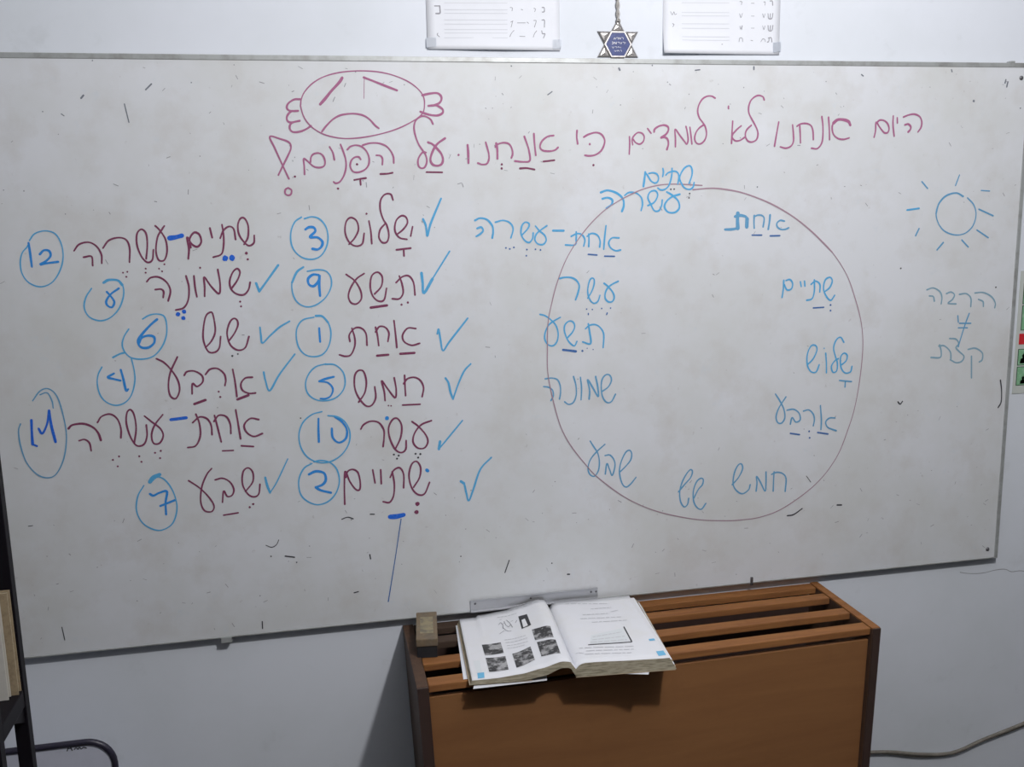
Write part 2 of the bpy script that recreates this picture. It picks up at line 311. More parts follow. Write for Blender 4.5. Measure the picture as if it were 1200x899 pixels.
INK = """@drawn_face|magenta sad face with drawn curly ears|magenta
25:-72,18086 -50,18207 19,18343 166,18494 357,18610 577,18684 827,18728 1108,18745 1421,18732 1703,18679 1953,18589 2140,18482 2279,18350 2339,18227 2344,18103 2320,17978 2246,17885 2114,17798 1884,17683 1624,17591 1302,17515 1015,17473 763,17462 545,17488 330,17551 150,17659 33,17782 -36,17919 -72,18086
12:1179,18590 1155,18224
+ear|magenta
39:-71,18207 -188,18201 -299,18131 -334,18056 -307,18004 -232,17986 -124,17989
39:-124,17989 -247,17980 -321,17919 -347,17853 -329,17792 -260,17773 -104,17803
39:-104,17803 -229,17773 -293,17722 -298,17640 -240,17591 -117,17596 10,17644 106,17705
+ear|magenta
44:2309,18288 2455,18320 2601,18330 2674,18283 2688,18212 2643,18140 2544,18097 2421,18084
44:2421,18084 2561,18097 2656,18056 2710,18003 2695,17941 2602,17900 2473,17906 2345,17938 2256,17972
+eyebrow|magenta
54:753,18612 693,18527 529,18360 397,18208 305,18113
+eyebrow|magenta
44:1171,18621 1350,18555 1567,18470 1811,18379
+mouth|magenta
36:311,17597 400,17704 531,17826 676,17903 849,17933 1006,17930 1146,17893 1253,17819 1343,17716 1420,17654
@handwritten_word||magenta
36:2499,17734 2454,17822 2359,17879 2262,17879 2162,17807 2119,17683 2135,17526 2193,17353 2269,17227 2331,17131 2352,17005 2306,16894 2233,16873 2177,16927 2175,17038 2224,17132 2284,17189 2342,17179
46:2389,17377 2469,17345 2548,17272 2642,17160 2678,17049 2651,16954 2568,16917 2471,16940 2425,17020 2445,17130 2515,17272 2600,17366 2734,17454
+vowel_mark|plum
38:2335,16795 2655,16785
@handwritten_word||magenta
35:783,17248 849,17307 961,17331 1070,17299 1161,17205 1202,17079 1187,16954 1113,16861 983,16809 873,16826 824,16927 851,17036 918,17098 997,17106 1036,17056
35:1087,17330 1232,17369 1391,17368 1532,17320 1624,17232 1683,17106 1687,16980
36:1348,17134 1428,17124 1466,17061 1458,16951
35:656,17349 703,17209 742,17053 741,16912 695,16757 610,16633 529,16602 483,16628
35:441,17304 498,17195 522,17055
35:-71,16782 -68,16937 -70,17077 -9,17045 109,16935 232,16909 322,16948 334,17057 292,17150 216,17188 122,17167 72,17106 57,17013
+vowel_mark|plum
37:959,16963
37:1412,16769 1556,16774 1654,16791
37:890,16660 1008,16680 1121,16694
37:1008,16680 1012,16564
37:562,16498
36:-260,16742
@question_mark||magenta
35:-376,16701 -494,16992 -610,17290 -688,17506 -492,17462 -333,17396 -302,17288 -377,17126 -499,16910 -572,16775
35:-402,16526 -340,16482 -355,16405 -411,16384 -464,16418 -454,16494 -402,16526
@handwritten_word||magenta
47:3189,17321 3197,17173 3197,16963
37:3563,17371 3592,17262 3621,17138 3619,17030 3574,16946 3477,16932 3391,16960
46:3779,17348 3799,17230 3798,17043
37:3761,17277 3811,17329 3925,17359 4039,17337 4102,17243 4116,17134 4088,17056
38:4368,17480 4415,17350 4461,17193 4474,16999 4342,16975 4162,16993
38:4569,17535 4579,17348 4602,17104
38:4985,17496 4862,17478 4745,17394 4694,17285 4735,17207 4874,17183 5007,17204 5075,17257
37:3000,17125
+vowel_mark|plum
38:3886,16930
38:3881,16849
38:4264,16844 4406,16849 4570,16819
38:4762,16977 4995,17000
@handwritten_word||magenta
39:5485,17593 5477,17468 5496,17326
39:5628,17461 5729,17514 5881,17551 5999,17519 6073,17417 6066,17306 5998,17180 5879,17102 5743,17081 5649,17094
39:5755,17318
+vowel_mark|plum
39:5833,16892
@handwritten_word||magenta
34:6618,17464 6624,17327 6613,17107
34:6689,17299 6677,17395 6713,17478 6802,17546 6891,17532 6941,17463 6921,17366 6847,17312 6758,17340 6698,17409
35:7015,17627 7093,17531
42:7159,17558 7173,17613 7263,17673 7382,17695 7466,17659 7473,17584 7414,17501 7309,17438 7399,17446 7459,17404 7478,17307 7446,17196
35:7318,17438
35:7636,17251 7634,17431 7626,17611 7730,17486 7837,17360 7889,17304 7919,17402 7895,17568 7867,17665
35:7955,17651 7981,17485 8005,17304
35:8514,18245 8431,18286 8325,18280 8220,18217 8146,18093 8126,17969 8165,17844 8242,17747 8304,17650 8331,17511 8293,17385 8203,17310 8111,17322 8064,17415 8093,17540 8168,17636 8267,17700
@handwritten_word||magenta
36:8922,17773 8913,17592 8904,17311
36:9119,17675 9027,17605 8936,17513
36:8936,17513 8916,17438 8986,17367 9094,17372 9202,17436
36:9633,18211 9600,18275 9506,18302 9414,18274 9323,18191 9280,18066 9289,17940 9348,17828 9429,17702 9494,17575 9506,17476 9468,17378 9360,17336 9265,17371 9216,17478 9245,17590 9351,17688
39:8820,18079 8818,18032
@handwritten_word||magenta
37:9983,17752 9941,17508 9899,17246
37:10308,17692 10334,17506 10339,17342 10282,17243 10167,17202 10033,17230
37:10474,17700 10494,17506 10508,17311
37:10412,17661 10484,17706 10617,17720 10737,17678 10791,17564 10808,17378
37:10992,17863 11023,17683 11032,17443 11005,17292 10907,17187 10771,17197
37:11151,17848 11178,17623 11195,17375
64:11679,17681 11631,17757 11510,17796 11374,17796 11275,17727
38:11374,17796 11275,17727 11246,17622 11285,17487 11391,17401 11529,17379 11664,17409
@handwritten_word||magenta
38:12267,17421 12295,17557 12303,17740 12395,17633 12505,17520 12592,17519 12622,17602 12582,17708 12491,17776 12387,17785 12310,17724
38:12712,17875 12716,17678 12757,17439
39:12812,17836 12821,17723
39:12965,17851 13095,17896 13235,17911 13361,17859 13420,17752 13410,17629 13339,17528
46:13009,17683 13089,17698 13152,17645 13148,17584 13099,17529
@drawn_circle|large thin purple circle like a clock face|thin
32:8042,16353 8450,16378 8783,16348 9180,16269 9682,16096 10090,15905 10505,15656 10927,15329 11358,14932
21:9180,16269 9682,16096 10090,15905 10505,15656 10927,15329 11358,14932 11737,14416 11974,13869 12150,13317 12218,12784 12187,12091 12090,11395 11940,10858 11666,10184 11169,9586 10410,9092 9817,8903 9225,8873 8722,8909 8181,8989 7482,9178 6954,9394 6429,9705 5870,10172 5614,10467 5323,10853 5128,11194 5004,11525 4860,12122 4786,12600 4787,13054 4806,13603 4887,14010 5031,14510 5261,15029 5611,15523 6012,15917 6414,16169 6816,16349
24:6414,16169 6816,16349 7220,16453 7629,16479 8248,16441
@handwritten_word||blue
36:7950,16482 8010,16644 8018,16759 7981,16844 7910,16849 7814,16777 7737,16616 7782,16484 7854,16393 7961,16362 8040,16407 8065,16505
35:7564,16805 7560,16683 7535,16553 7483,16432 7396,16368 7309,16364 7247,16403
35:7429,16669 7481,16717 7604,16747 7683,16722 7719,16648 7711,16551 7694,16478
35:7358,16807 7372,16734 7356,16637
45:6967,16739 6950,16594 6928,16440
35:6975,16723 7036,16641 7098,16551 7185,16506 7246,16541 7263,16622 7219,16696 7132,16721 7045,16706
+vowel_mark|black
30:7540,16371
30:7616,16373
30:7967,16273
30:7954,16183
@handwritten_word||blue
42:7451,16316 7579,16242 7709,16121 7736,15977 7634,15883 7480,15896 7402,16007 7452,16125 7580,16218 7744,16263
37:7029,16038 7172,16107 7247,16248 7196,16344 7079,16322 7029,16204 7095,16061 7173,15931 7275,15928 7335,16032 7350,16151
36:6514,16261 6614,16320 6765,16304 6882,16207 6908,16064 6878,15937
46:5989,16331 6139,16371 6338,16311 6473,16191 6493,16049 6453,15931
46:6023,16199 6138,16220 6238,16172 6223,16078 6112,16000
@handwritten_word||blue
36:6101,15640 6070,15393 6049,15146
37:6387,15376 6236,15380 6160,15286 6200,15175 6311,15109 6422,15121
36:5720,15474 5725,15355 5719,15212
36:5685,15427 5785,15486 5910,15445 5969,15325 5959,15196
36:5448,15528 5446,15386 5420,15259 5212,15260
36:5338,15436 5462,15490 5571,15463 5635,15357 5609,15225
51:4945,15564 5176,15558
35:4571,15667 4652,15571 4763,15474 4796,15370 4731,15287 4614,15300 4552,15395 4588,15502 4677,15580 4815,15670
35:4277,15487 4410,15624 4436,15717 4354,15751 4280,15674 4263,15511 4333,15382 4429,15333 4503,15411 4520,15528
35:3725,15766 3883,15799 4026,15749 4096,15622 4044,15437
41:3298,15812 3408,15856 3550,15820 3656,15698 3672,15572 3650,15447
41:3341,15650 3427,15671 3463,15600 3399,15533 3317,15488
+vowel_mark|navy
31:6068,15001 6285,14990
31:5707,15050 5898,15030
30:3933,15234
30:4015,15213
30:4102,15239
30:4378,15188
30:4366,15062
30:4563,15188
30:4670,15171
@handwritten_word||blue
39:5076,14562 5181,14582 5330,14572 5442,14508 5503,14397 5477,14253 5420,14098
33:5690,14124 5779,14266 5830,14410 5831,14519 5781,14545 5730,14486 5691,14318 5703,14172 5765,14048 5841,14009 5917,14054 5960,14174
38:6053,14426 6146,14350 6248,14224 6278,14113 6234,14030 6145,14028 6077,14109 6082,14231 6146,14338 6248,14407 6368,14459
+vowel_mark|navy
26:5663,13889
26:5789,13876
26:5700,13795 5700,13770
26:5997,13890
26:6196,13889
26:6121,13789 6106,13755
@handwritten_word||blue
40:5698,13574 5723,13413 5746,13146 5569,13187
35:5634,13467 5724,13536 5851,13548 5965,13476 6041,13325 6027,13041
35:5229,13289 5343,13406 5395,13526 5358,13626 5270,13647 5182,13573 5168,13439 5228,13264 5315,13149 5391,13114 5442,13205
34:4637,13820 4748,13786 4871,13696 4981,13569 5029,13396 5002,13226 4913,13137 4801,13167 4735,13288 4747,13434 4819,13576 4920,13657 5083,13740
+vowel_mark|navy
52:5133,13035 5264,13016 5415,12989
39:5562,12992
21:5669,13043
21:5802,13009
@handwritten_word||steel
33:4731,12428 4874,12437 4998,12395 5058,12268 5066,12108 5040,11968
33:4693,12261 4800,12240 4888,12172 4904,12047 4849,11944
33:5358,12445 5410,12248 5415,12034 5352,11878 5244,11838 5154,11900
33:5513,12419 5536,12169 5523,11921
39:5705,11928 5717,12123 5672,12357 5790,12172 5910,11969 5900,12184 5854,12418
34:5998,12078 6137,12170 6211,12309 6175,12425 6083,12441 5999,12339 5980,12162 6008,11963 6100,11832 6210,11843 6302,11999
@handwritten_word||steel
32:5721,10989 5801,10856 5892,10703 5928,10518 5909,10317 5815,10184 5705,10241 5669,10390 5725,10569 5855,10724 6059,10893
33:6058,10636 6170,10639 6262,10530 6288,10380 6224,10171 6161,10316 6102,10450 6064,10213
33:6411,10242 6542,10361 6655,10501 6673,10647 6617,10717 6524,10658 6423,10444 6392,10225 6448,9979 6542,9878 6655,9944 6776,10084
@handwritten_word||steel
34:7783,9666 7924,9823 8065,9971 8112,10107 8063,10163 7962,10059 7862,9868 7812,9652 7838,9429 7922,9302 8003,9355 8030,9494
34:8154,9484 8254,9676 8355,9789 8374,9907 8311,9940 8210,9860 8139,9646 8155,9403 8239,9255 8343,9214 8444,9339
@handwritten_word||steel
35:10106,9955 10100,9732 10098,9495
35:10044,9899 10170,9938 10320,9898 10410,9769 10398,9463
35:9673,9530 9689,9723 9673,9879 9773,9737 9894,9512 9914,9706 9906,9970
35:9081,9731 9224,9881 9324,10075 9300,10197 9217,10183 9129,10009 9102,9750 9189,9581 9337,9496 9483,9577 9522,9696
@handwritten_word||steel
35:10086,11780 10187,11633 10301,11423 10335,11217 10258,11095 10160,11116 10118,11256 10182,11456 10346,11699
35:10383,11387 10545,11397 10684,11297 10717,11141 10609,11097 10514,11206 10475,11055
35:10791,11341 10926,11358 11040,11249 11072,11118 11050,10976
36:11212,11443 11248,11107 11246,10875
36:11594,11126 11455,11135 11360,11048 11420,10915 11634,10823
+vowel_mark|navy
35:10482,10839 10712,10792
36:11166,10813 11427,10759
36:10950,10854
36:10967,10698
@handwritten_word||blue
35:10850,12411 10990,12544 11075,12741 11033,12843 10925,12838 10841,12652 10850,12401 10948,12245 11073,12238 11142,12396
35:11295,12654 11320,12427 11330,12199
27:11252,12767
35:11737,12884 11650,13003 11544,12943 11486,12770 11531,12592 11594,12412 11585,12236 11493,12205 11449,12344 11536,12476 11617,12512
36:11689,12357 11811,12452 11833,12577 11748,12632 11670,12535 11691,12306 11796,12173 11933,12191 11966,12317
+vowel_mark|steel
36:11666,12003 11971,11960
36:11816,11979 11811,11841
@handwritten_word||blue
38:10209,14342 10204,14158 10179,13965
38:10222,14254 10294,14130 10399,14151 10422,14271 10355,14356 10261,14340
38:10611,14299 10636,14191
38:10711,14310 10726,14197
38:10950,14326 10959,14081 10912,13912 10780,13878
38:10873,14231 10977,14300 11087,14223 11094,14052
39:11201,14048 11331,14141 11390,14286 11332,14371 11217,14316 11182,14122 11259,13947 11370,13855 11462,13964
+vowel_mark|navy
37:10947,13699 11204,13703
37:11369,13746
37:11374,13622
@handwritten_word||steel
84:9082,15834 9077,15713 9089,15514
55:9089,15514 8949,15494 8792,15494
62:9018,15767 9141,15787 9258,15762 9301,15708
81:9301,15708 9297,15540
37:9466,15780 9464,15643 9473,15505
37:9458,15750 9557,15786 9658,15769 9702,15699 9681,15530
45:9839,15780 9829,15634 9804,15474
37:10183,15642 10081,15659 10007,15600 10018,15522 10104,15466 10206,15464 10290,15493
+vowel_mark|navy
35:9426,15357 9653,15351
35:9855,15329 10083,15328
@drawn_sun|faint blue sun with nine short rays|steel
30:14576,16098 14389,16177 14138,16118 13968,15950 13910,15728 13983,15504 14154,15326 14417,15236 14672,15262 14867,15419 14937,15675 14862,15901 14689,16064
42:14576,16098 14389,16177 14138,16118 13968,15950 13910,15728
+sun_ray|steel
32:14448,16575 14363,16342
+sun_ray|steel
32:13505,16443 13658,16290
+sun_ray|blue
39:13171,15820 13470,15852
+sun_ray|steel
36:13497,15400 13420,15242
+sun_ray|steel
40:14135,15069 13985,14906
+sun_ray|steel
37:14609,15115 14790,14948
+sun_ray|steel
37:14985,15332 15296,15149
+sun_ray|steel
35:15002,15802 15384,15646
+sun_ray|steel
28:15029,16224 15252,16207
@handwritten_word||faint
34:13781,14003 13943,14039 14113,13954 14181,13820 14173,13662
35:13854,13859 13956,13840 13992,13733
35:14294,13895 14410,13928 14504,13861 14458,13752 14351,13671 14560,13647
35:14634,13866 14813,13875 14940,13765 14954,13567
35:15040,13883 15262,13885 15481,13781 15595,13632 15592,13515
35:15141,13730 15266,13672 15286,13554
@not_equal_sign||steel
33:14924,13409 14834,13156 14713,12732 14690,12636
33:14682,13189 14983,13176
33:14659,13084 14900,13073
33:14627,13368 14650,13218
@handwritten_word||faint
37:14195,12703 14247,12540 14226,12406 13987,12418
37:14178,12677 14328,12670 14487,12528 14516,12364
37:14448,12841 14617,12817 14697,12706 14631,12618 14728,12516 14857,12401 14805,12284 14656,12259 14500,12338
38:14955,12558 15147,12576 15338,12458 15350,12294 15275,12243
38:15058,12391 15095,11871
@circled_numeral||blue
26:-5226,15566 -5272,15503 -5362,15399 -5411,15230 -5402,15016 -5300,14841 -5107,14757 -4899,14827 -4737,15037 -4651,15293 -4658,15550 -4748,15744 -4922,15804 -5107,15753 -5211,15629
+numeral|blue2
42:-5231,15587 -5223,15395 -5217,15139
43:-5054,15369 -4979,15439 -4888,15428 -4869,15334 -4959,15238 -5065,15177 -4963,15195 -4747,15218
@handwritten_word||plum
36:-1313,15450 -1230,15589 -1211,15809 -1266,15951 -1343,15957 -1403,15836 -1398,15660 -1330,15525 -1228,15425 -1125,15475 -1107,15621
35:-1703,15843 -1687,15645 -1703,15425 -1757,15272 -1911,15219
35:-1756,15581 -1681,15733 -1569,15805 -1487,15750 -1466,15551
35:-1934,15783 -1904,15598
41:-2381,15202 -2353,15399 -2370,15619 -2296,15485 -2194,15430 -2114,15524 -2142,15665 -2237,15703 -2331,15574 -2322,15420
34:-2939,15850 -2863,15762 -2773,15586 -2761,15367 -2825,15194 -2930,15197 -2966,15373 -2915,15633 -2820,15782 -2773,15846
34:-3158,15226 -3115,15486 -3118,15703 -3194,15791 -3284,15707 -3302,15491 -3238,15272 -3143,15160 -3047,15201 -3010,15396
34:-3924,15452 -3809,15591 -3640,15643 -3499,15605 -3442,15452 -3467,15170
33:-4445,15416 -4345,15533 -4179,15571 -4043,15499 -3963,15337 -3971,15164
34:-4286,15290 -4143,15299 -4138,15126
+hyphen|royal
87:-2695,15610 -2581,15624 -2465,15652
+vowel_mark|plum
29:-3604,14974
29:-3524,14988
29:-3549,14893
29:-3182,15038
29:-3189,14960
29:-2936,15030
29:-2832,15111
29:-2885,14976
45:-1281,15280
36:-1263,15159
+vowel_mark|royal
92:-1690,15190
92:-1556,15195
@handwritten_word||plum
36:-1620,14585 -1491,14751 -1428,14905 -1475,14983 -1567,14910 -1636,14734 -1612,14576 -1510,14482 -1380,14468 -1286,14564 -1246,14706
36:-2130,14461 -2115,14661 -2110,14839 -1995,14657 -1855,14504 -1820,14695 -1843,14977
35:-2301,14868 -2296,14646 -2276,14457
35:-2449,14873 -2411,14650 -2443,14406 -2540,14253 -2692,14215
35:-3182,14788 -3105,14860 -2957,14868 -2818,14762 -2760,14596 -2818,14398
35:-3040,14628 -2934,14633 -2888,14579 -2905,14468
+vowel_mark|royal
68:-2656,14132
68:-2537,14177
68:-2564,14052
+vowel_mark|plum
32:-2173,15023
33:-1464,14331
33:-1453,14236
@check_mark||blue
51:-1134,14684 -1083,14520
45:-1083,14520 -949,14687 -686,15025
@circled_numeral||blue
48:-3972,14794 -3876,14843 -3712,14829 -3637,14738
29:-3712,14829 -3627,14716 -3636,14518 -3740,14280 -3921,14110 -4112,14066 -4291,14148 -4364,14327 -4317,14523 -4199,14693
+numeral|blue2
40:-3930,14617 -3863,14527 -3811,14415 -3862,14316 -3941,14354 -3954,14443 -3859,14571 -3705,14675
@circled_numeral||blue
29:-3321,14065 -3196,14132 -3057,14152 -2923,14103 -2885,13937 -2909,13719 -3007,13504 -3177,13328 -3388,13277 -3591,13313 -3701,13428 -3739,13576 -3691,13737 -3594,13878
37:-3931,13338 -3806,13397 -3712,13421
+numeral|blue2
48:-3055,14046 -3195,13933 -3364,13758 -3444,13635 -3402,13516 -3266,13498 -3149,13584 -3139,13700 -3246,13735 -3370,13697 -3430,13597
@handwritten_word||plum
34:-2190,13445 -2056,13587 -1978,13786 -2001,14100 -2061,14139 -2145,14051 -2206,13797 -2215,13576 -2143,13369 -2021,13344 -1926,13432 -1885,13653
35:-1740,13553 -1623,13696 -1541,13859 -1551,13970 -1620,13999 -1704,13903 -1758,13702 -1710,13477 -1575,13366 -1429,13408 -1342,13627
+vowel_mark|black
35:-1690,13253
27:-1580,13288
@check_mark||blue
37:-1116,13803 -1109,13635 -1090,13485 -929,13627 -738,13786 -532,13900
@circled_numeral||blue
27:-4151,13159 -4231,13017 -4265,12836 -4234,12613 -4129,12459 -3964,12386 -3788,12431 -3655,12579 -3571,12833 -3562,13054 -3593,13295
+numeral|blue2
45:-3942,13020 -4060,12953 -3968,12915 -3835,12874
45:-3810,13086 -3780,12919 -3749,12677 -3707,12693
@handwritten_word||plum
35:-3130,13271 -2997,13190 -2871,13035 -2765,12825 -2746,12618 -2829,12455 -2930,12517 -2948,12723 -2892,12981 -2735,13287
36:-2635,12911 -2577,12982 -2436,12986 -2302,12892 -2294,12761 -2407,12674 -2491,12735 -2513,12530
36:-2230,12907 -2134,13007 -1992,13014 -1875,12906 -1849,12773 -1874,12662
36:-1701,12983 -1673,12726 -1658,12422
37:-1333,12801 -1471,12790 -1561,12682 -1541,12548 -1420,12476 -1293,12476
+vowel_mark|plum
48:-2487,12321 -2269,12391
49:-1651,12365 -1433,12439
30:-2001,12545
35:-1980,12434
@check_mark||blue
37:-1103,12891 -1078,12711 -1008,12509 -798,12828 -470,13228
@circled_numeral||steel
25:-5466,12567 -5317,12749 -5161,12787 -5023,12636 -4948,12271 -4924,11834 -5011,11401 -5174,11094 -5336,11018 -5527,11096 -5699,11354 -5772,11699 -5777,11989 -5728,12129
25:-5324,12678 -5190,12708 -5119,12546 -5111,12402
+numeral|royal
51:-5526,12188 -5544,11925 -5553,11708
42:-5553,11708 -5478,11668
42:-5413,12012 -5357,11912 -5251,12098 -5190,12359
51:-5190,12359 -5177,12045 -5134,11727
@handwritten_word||plum
37:-1699,12154 -1672,11862 -1646,11549
37:-1264,11926 -1428,11957 -1556,11830 -1518,11676 -1382,11581 -1211,11630
36:-2118,12066 -2076,11814 -2027,11510
36:-2137,11943 -2035,12061 -1896,12027 -1827,11873 -1827,11672
36:-2474,12114 -2419,11912 -2424,11663 -2523,11469 -2679,11440
36:-2547,11945 -2409,12050 -2272,12011 -2198,11872 -2194,11672
35:-3451,12137 -3333,12021 -3172,11862 -3130,11711 -3210,11568 -3325,11576 -3347,11751 -3271,11943 -3104,12144
35:-3688,11601 -3627,11893 -3640,12163 -3698,12280 -3771,12221 -3799,12002 -3745,11728 -3647,11549 -3509,11564 -3435,11732 -3430,11953
35:-4333,12062 -4247,12178 -4086,12216 -3961,12111 -3911,11912 -3927,11726
43:-4875,11976 -4793,12044 -4593,12055 -4422,11970 -4335,11842 -4303,11703
35:-4704,11721 -4600,11738 -4518,11659 -4501,11501
+hyphen|royal
69:-2957,12031 -2664,12052
+vowel_mark|plum
34:-1642,11402 -1406,11370
34:-2017,11323 -1804,11317
32:-4115,11290
32:-3996,11351
32:-4037,11151
33:-3616,11328
33:-3584,11211
33:-3313,11376
33:-3200,11408
33:-3226,11260
@circled_numeral||blue
28:-3436,10784 -3290,10874 -3137,10761 -3019,10498 -2987,10190 -3090,9892 -3288,9766 -3473,9788 -3669,9943 -3762,10205 -3713,10505 -3580,10720
75:-3459,10786 -3382,10881 -3263,10922
+numeral|blue2
45:-3480,10536 -3414,10495 -3294,10546 -3153,10560 -3195,10335 -3206,10081
45:-3303,10268 -3005,10370
@handwritten_word||plum
33:-2718,10753 -2519,10585 -2347,10367 -2266,10180 -2321,10067 -2461,10104 -2517,10304 -2471,10607 -2358,10852 -2255,10971
34:-2202,10728 -2058,10752 -1921,10665 -1852,10506 -1894,10381 -1991,10363 -2054,10481 -2094,10243
34:-1626,10436 -1469,10630 -1456,10834 -1545,10932 -1646,10848 -1673,10594 -1582,10381 -1466,10310 -1366,10364 -1329,10567
+vowel_mark|plum
37:-2090,9970 -1801,9996
38:-1563,10095
38:-1491,10157
@check_mark||blue
47:-1214,10702 -1186,10530 -1138,10371
27:-1138,10371 -988,10592 -741,11062
@circled_numeral||blue
30:-178,15955 -311,15865 -396,15682 -409,15459 -346,15289 -205,15161 -22,15121 149,15180 270,15346 318,15552 285,15758 171,15910 25,15958 -124,15924
+numeral|blue2
50:-118,15712 -42,15755 50,15745 72,15670 -34,15561 113,15549 202,15461 178,15368 100,15314 1,15328
@handwritten_word||plum
34:723,15398 842,15519 925,15687 896,15856 787,15926 689,15842 659,15637 725,15447 853,15360 987,15402 1035,15609
34:1141,15851 1169,15643 1177,15397
34:1099,15994
35:1641,16254 1600,16367 1486,16369 1394,16258 1378,16071 1427,15882 1497,15748 1527,15558 1483,15426 1387,15418 1327,15525 1360,15676 1461,15787
35:1680,15562 1819,15665 1912,15796 1886,15910 1792,15938 1684,15839 1653,15650 1735,15507 1888,15465
35:2013,15717 1967,15528
+vowel_mark|plum
37:1667,15261 1958,15287
37:1814,15276 1816,15131
@check_mark||blue
42:2231,15864 2284,15730 2307,15519 2382,15766 2613,16266
@circled_numeral||blue
28:-198,14972 -333,14875 -438,14671 -433,14443 -351,14269 -188,14178 1,14205 197,14343 321,14548 331,14739 244,14875 78,14911 -129,14887
43:-198,14972 -333,14875 -438,14671
+numeral|blue2
51:91,14804 -21,14815 -119,14735 -107,14621 -15,14587 84,14690 109,14803 91,14614 97,14385
@handwritten_word||plum
36:636,14797 799,14665 904,14470 915,14296 814,14195 702,14227 659,14363 717,14534 839,14702 996,14804
36:1187,14382 1328,14531 1356,14723 1265,14822 1146,14749 1106,14539 1147,14345 1257,14236 1374,14258 1434,14489
37:1703,14730 1754,14554 1766,14379 1684,14266 1541,14271
37:1632,14597 1760,14709 1896,14724 1988,14585 2009,14331
+vowel_mark|plum
57:1097,14107 1427,14140
39:1725,14143
39:1855,14181
@check_mark||blue
55:2159,14773 2175,14578 2194,14363 2381,14649
32:2194,14363 2381,14649 2753,15199
@circled_numeral||blue
30:-11,13986 120,13969 226,13841 271,13626 220,13376 97,13206 -77,13156 -263,13205 -385,13366 -420,13600 -379,13791 -259,13920 -50,13961
44:-11,13986 120,13969 226,13841
+numeral|blue2
47:42,13733 46,13454
@handwritten_word||plum
36:695,13704 742,13507 734,13331 648,13159 532,13133 419,13170
36:643,13433 638,13570 752,13701 886,13695 976,13574 984,13338
37:1175,13702 1206,13524 1223,13319
37:1171,13604 1253,13710 1368,13693 1441,13572 1413,13396
37:1556,13822 1576,13546 1591,13261
37:1998,13637 1834,13653 1723,13520 1745,13380 1898,13294 2065,13325
+vowel_mark|plum
45:1179,13112 1409,13120
45:1656,13127 1951,13132
@check_mark||blue
39:2440,13506 2471,13604 2503,13384 2547,13150 2693,13335 3087,13803
@circled_numeral||blue
30:136,12998 -67,12947 -214,12811 -293,12609 -257,12400 -105,12266 94,12233 298,12283 447,12421 505,12605 467,12815 314,12968 115,12991
+numeral|blue2
47:281,12721 119,12689 -16,12643
38:-16,12643 154,12604 248,12474 200,12331 96,12275 -12,12281
@handwritten_word||plum
37:1727,12670 1727,12451 1731,12240
38:1699,12495 1786,12596 1933,12617 2055,12538 2112,12387 2075,12198
37:1301,12160 1293,12350 1250,12584 1365,12409 1509,12211 1541,12378 1511,12632
37:759,12163 891,12353 934,12581 891,12792 791,12826 705,12719 693,12469 764,12255 898,12079 1021,12080 1111,12235 1101,12466
+vowel_mark|plum
39:1660,12044 2027,12039
26:1366,12050
26:1419,12042
@check_mark||blue
46:2580,12564 2639,12463 2675,12269 2725,12108
38:2725,12108 2850,12430 2985,12699 3125,12840
@circled_numeral||blue
30:1,12009 -203,11959 -392,11804 -486,11558 -462,11283 -334,11062 -119,10940 126,10943 357,11075 512,11299 545,11552 454,11769 298,11885 117,11918
+numeral|blue2
44:-75,11867 -88,11637 -94,11375
45:257,11888 393,11773 486,11598 456,11409 309,11334 193,11448 183,11640
@handwritten_word||plum
37:772,11587 838,11681 985,11743 1148,11703 1245,11547 1245,11376 1216,11185
38:1463,11103 1590,11352 1621,11608 1545,11762 1440,11748 1350,11583 1361,11368 1455,11125 1577,11030 1684,11087 1704,11280
38:1842,11679 1976,11563 2116,11381 2161,11226 2084,11093 1937,11104 1846,11248 1895,11439 2040,11601 2253,11673
+vowel_mark|blue2
72:1325,11785
+vowel_mark|black
36:1433,10993
36:1532,10964
36:1496,10902
37:1890,10977
37:1991,10965
37:1941,10891
@check_mark||blue
54:2419,11208 2388,11045
34:2388,11045 2601,11283 2911,11631
@circled_numeral||blue
32:-261,10929 -428,10835 -542,10609 -539,10330 -427,10149 -210,10036 18,10082 191,10250 278,10502 239,10763 104,10923 -76,10979 -219,10960
+numeral|blue2
54:-335,10700 -190,10753 -30,10706 3,10566 -63,10464 -209,10411
54:-209,10411 -111,10339 90,10271
@handwritten_word||plum
37:363,9996 374,10365 408,10707 491,10485 606,10303 689,10296 706,10468 666,10666 566,10738 461,10703 414,10577
38:978,10698 1014,10409
38:1144,10686 1143,10382
38:1383,10624 1415,10369 1391,10108 1300,9962 1163,9987
38:1336,10506 1414,10652 1542,10699 1620,10549 1608,10257
38:1819,10249 1955,10458 1984,10674 1905,10811 1797,10753 1733,10519 1777,10252 1898,10089 2047,10090 2163,10332
+vowel_mark|blue2
77:2113,10607 2134,10588
+vowel_mark|plum
74:1886,9878
74:1861,9694
+vowel_mark|royal
100:1295,9641 1434,9637 1584,9660
@check_mark||blue
41:2836,10301 2903,10251 2949,10025 2996,9856 3103,10102 3267,10533 3513,10780
55:2836,10301 2903,10251
@ink_line||navy
22:1526,9571 1369,8725 1175,7744
@stray_ink||black
17:-1295,9249 -1183,9195 -1082,9241 -1029,9342
27:-1207,8998
32:-919,8976 -735,8934
27:-695,8817
19:-5391,7894 -5364,7614
22:-1478,7581 -1482,7422
17:-5799,10063 -5720,10068
@stray_ink||black
27:3854,8421 3752,8147
25:830,8841 843,8744
36:5175,7965 5221,7960
29:6856,3338 6863,3330
26:2784,8615
27:4819,8261
25:459,8020 551,8036
@stray_ink||slate
19:-3303,18117 -3252,17781
33:-4055,18219 -4010,18270
25:-2901,18376 -2791,18480
20:-2071,18509
19:-3794,18891
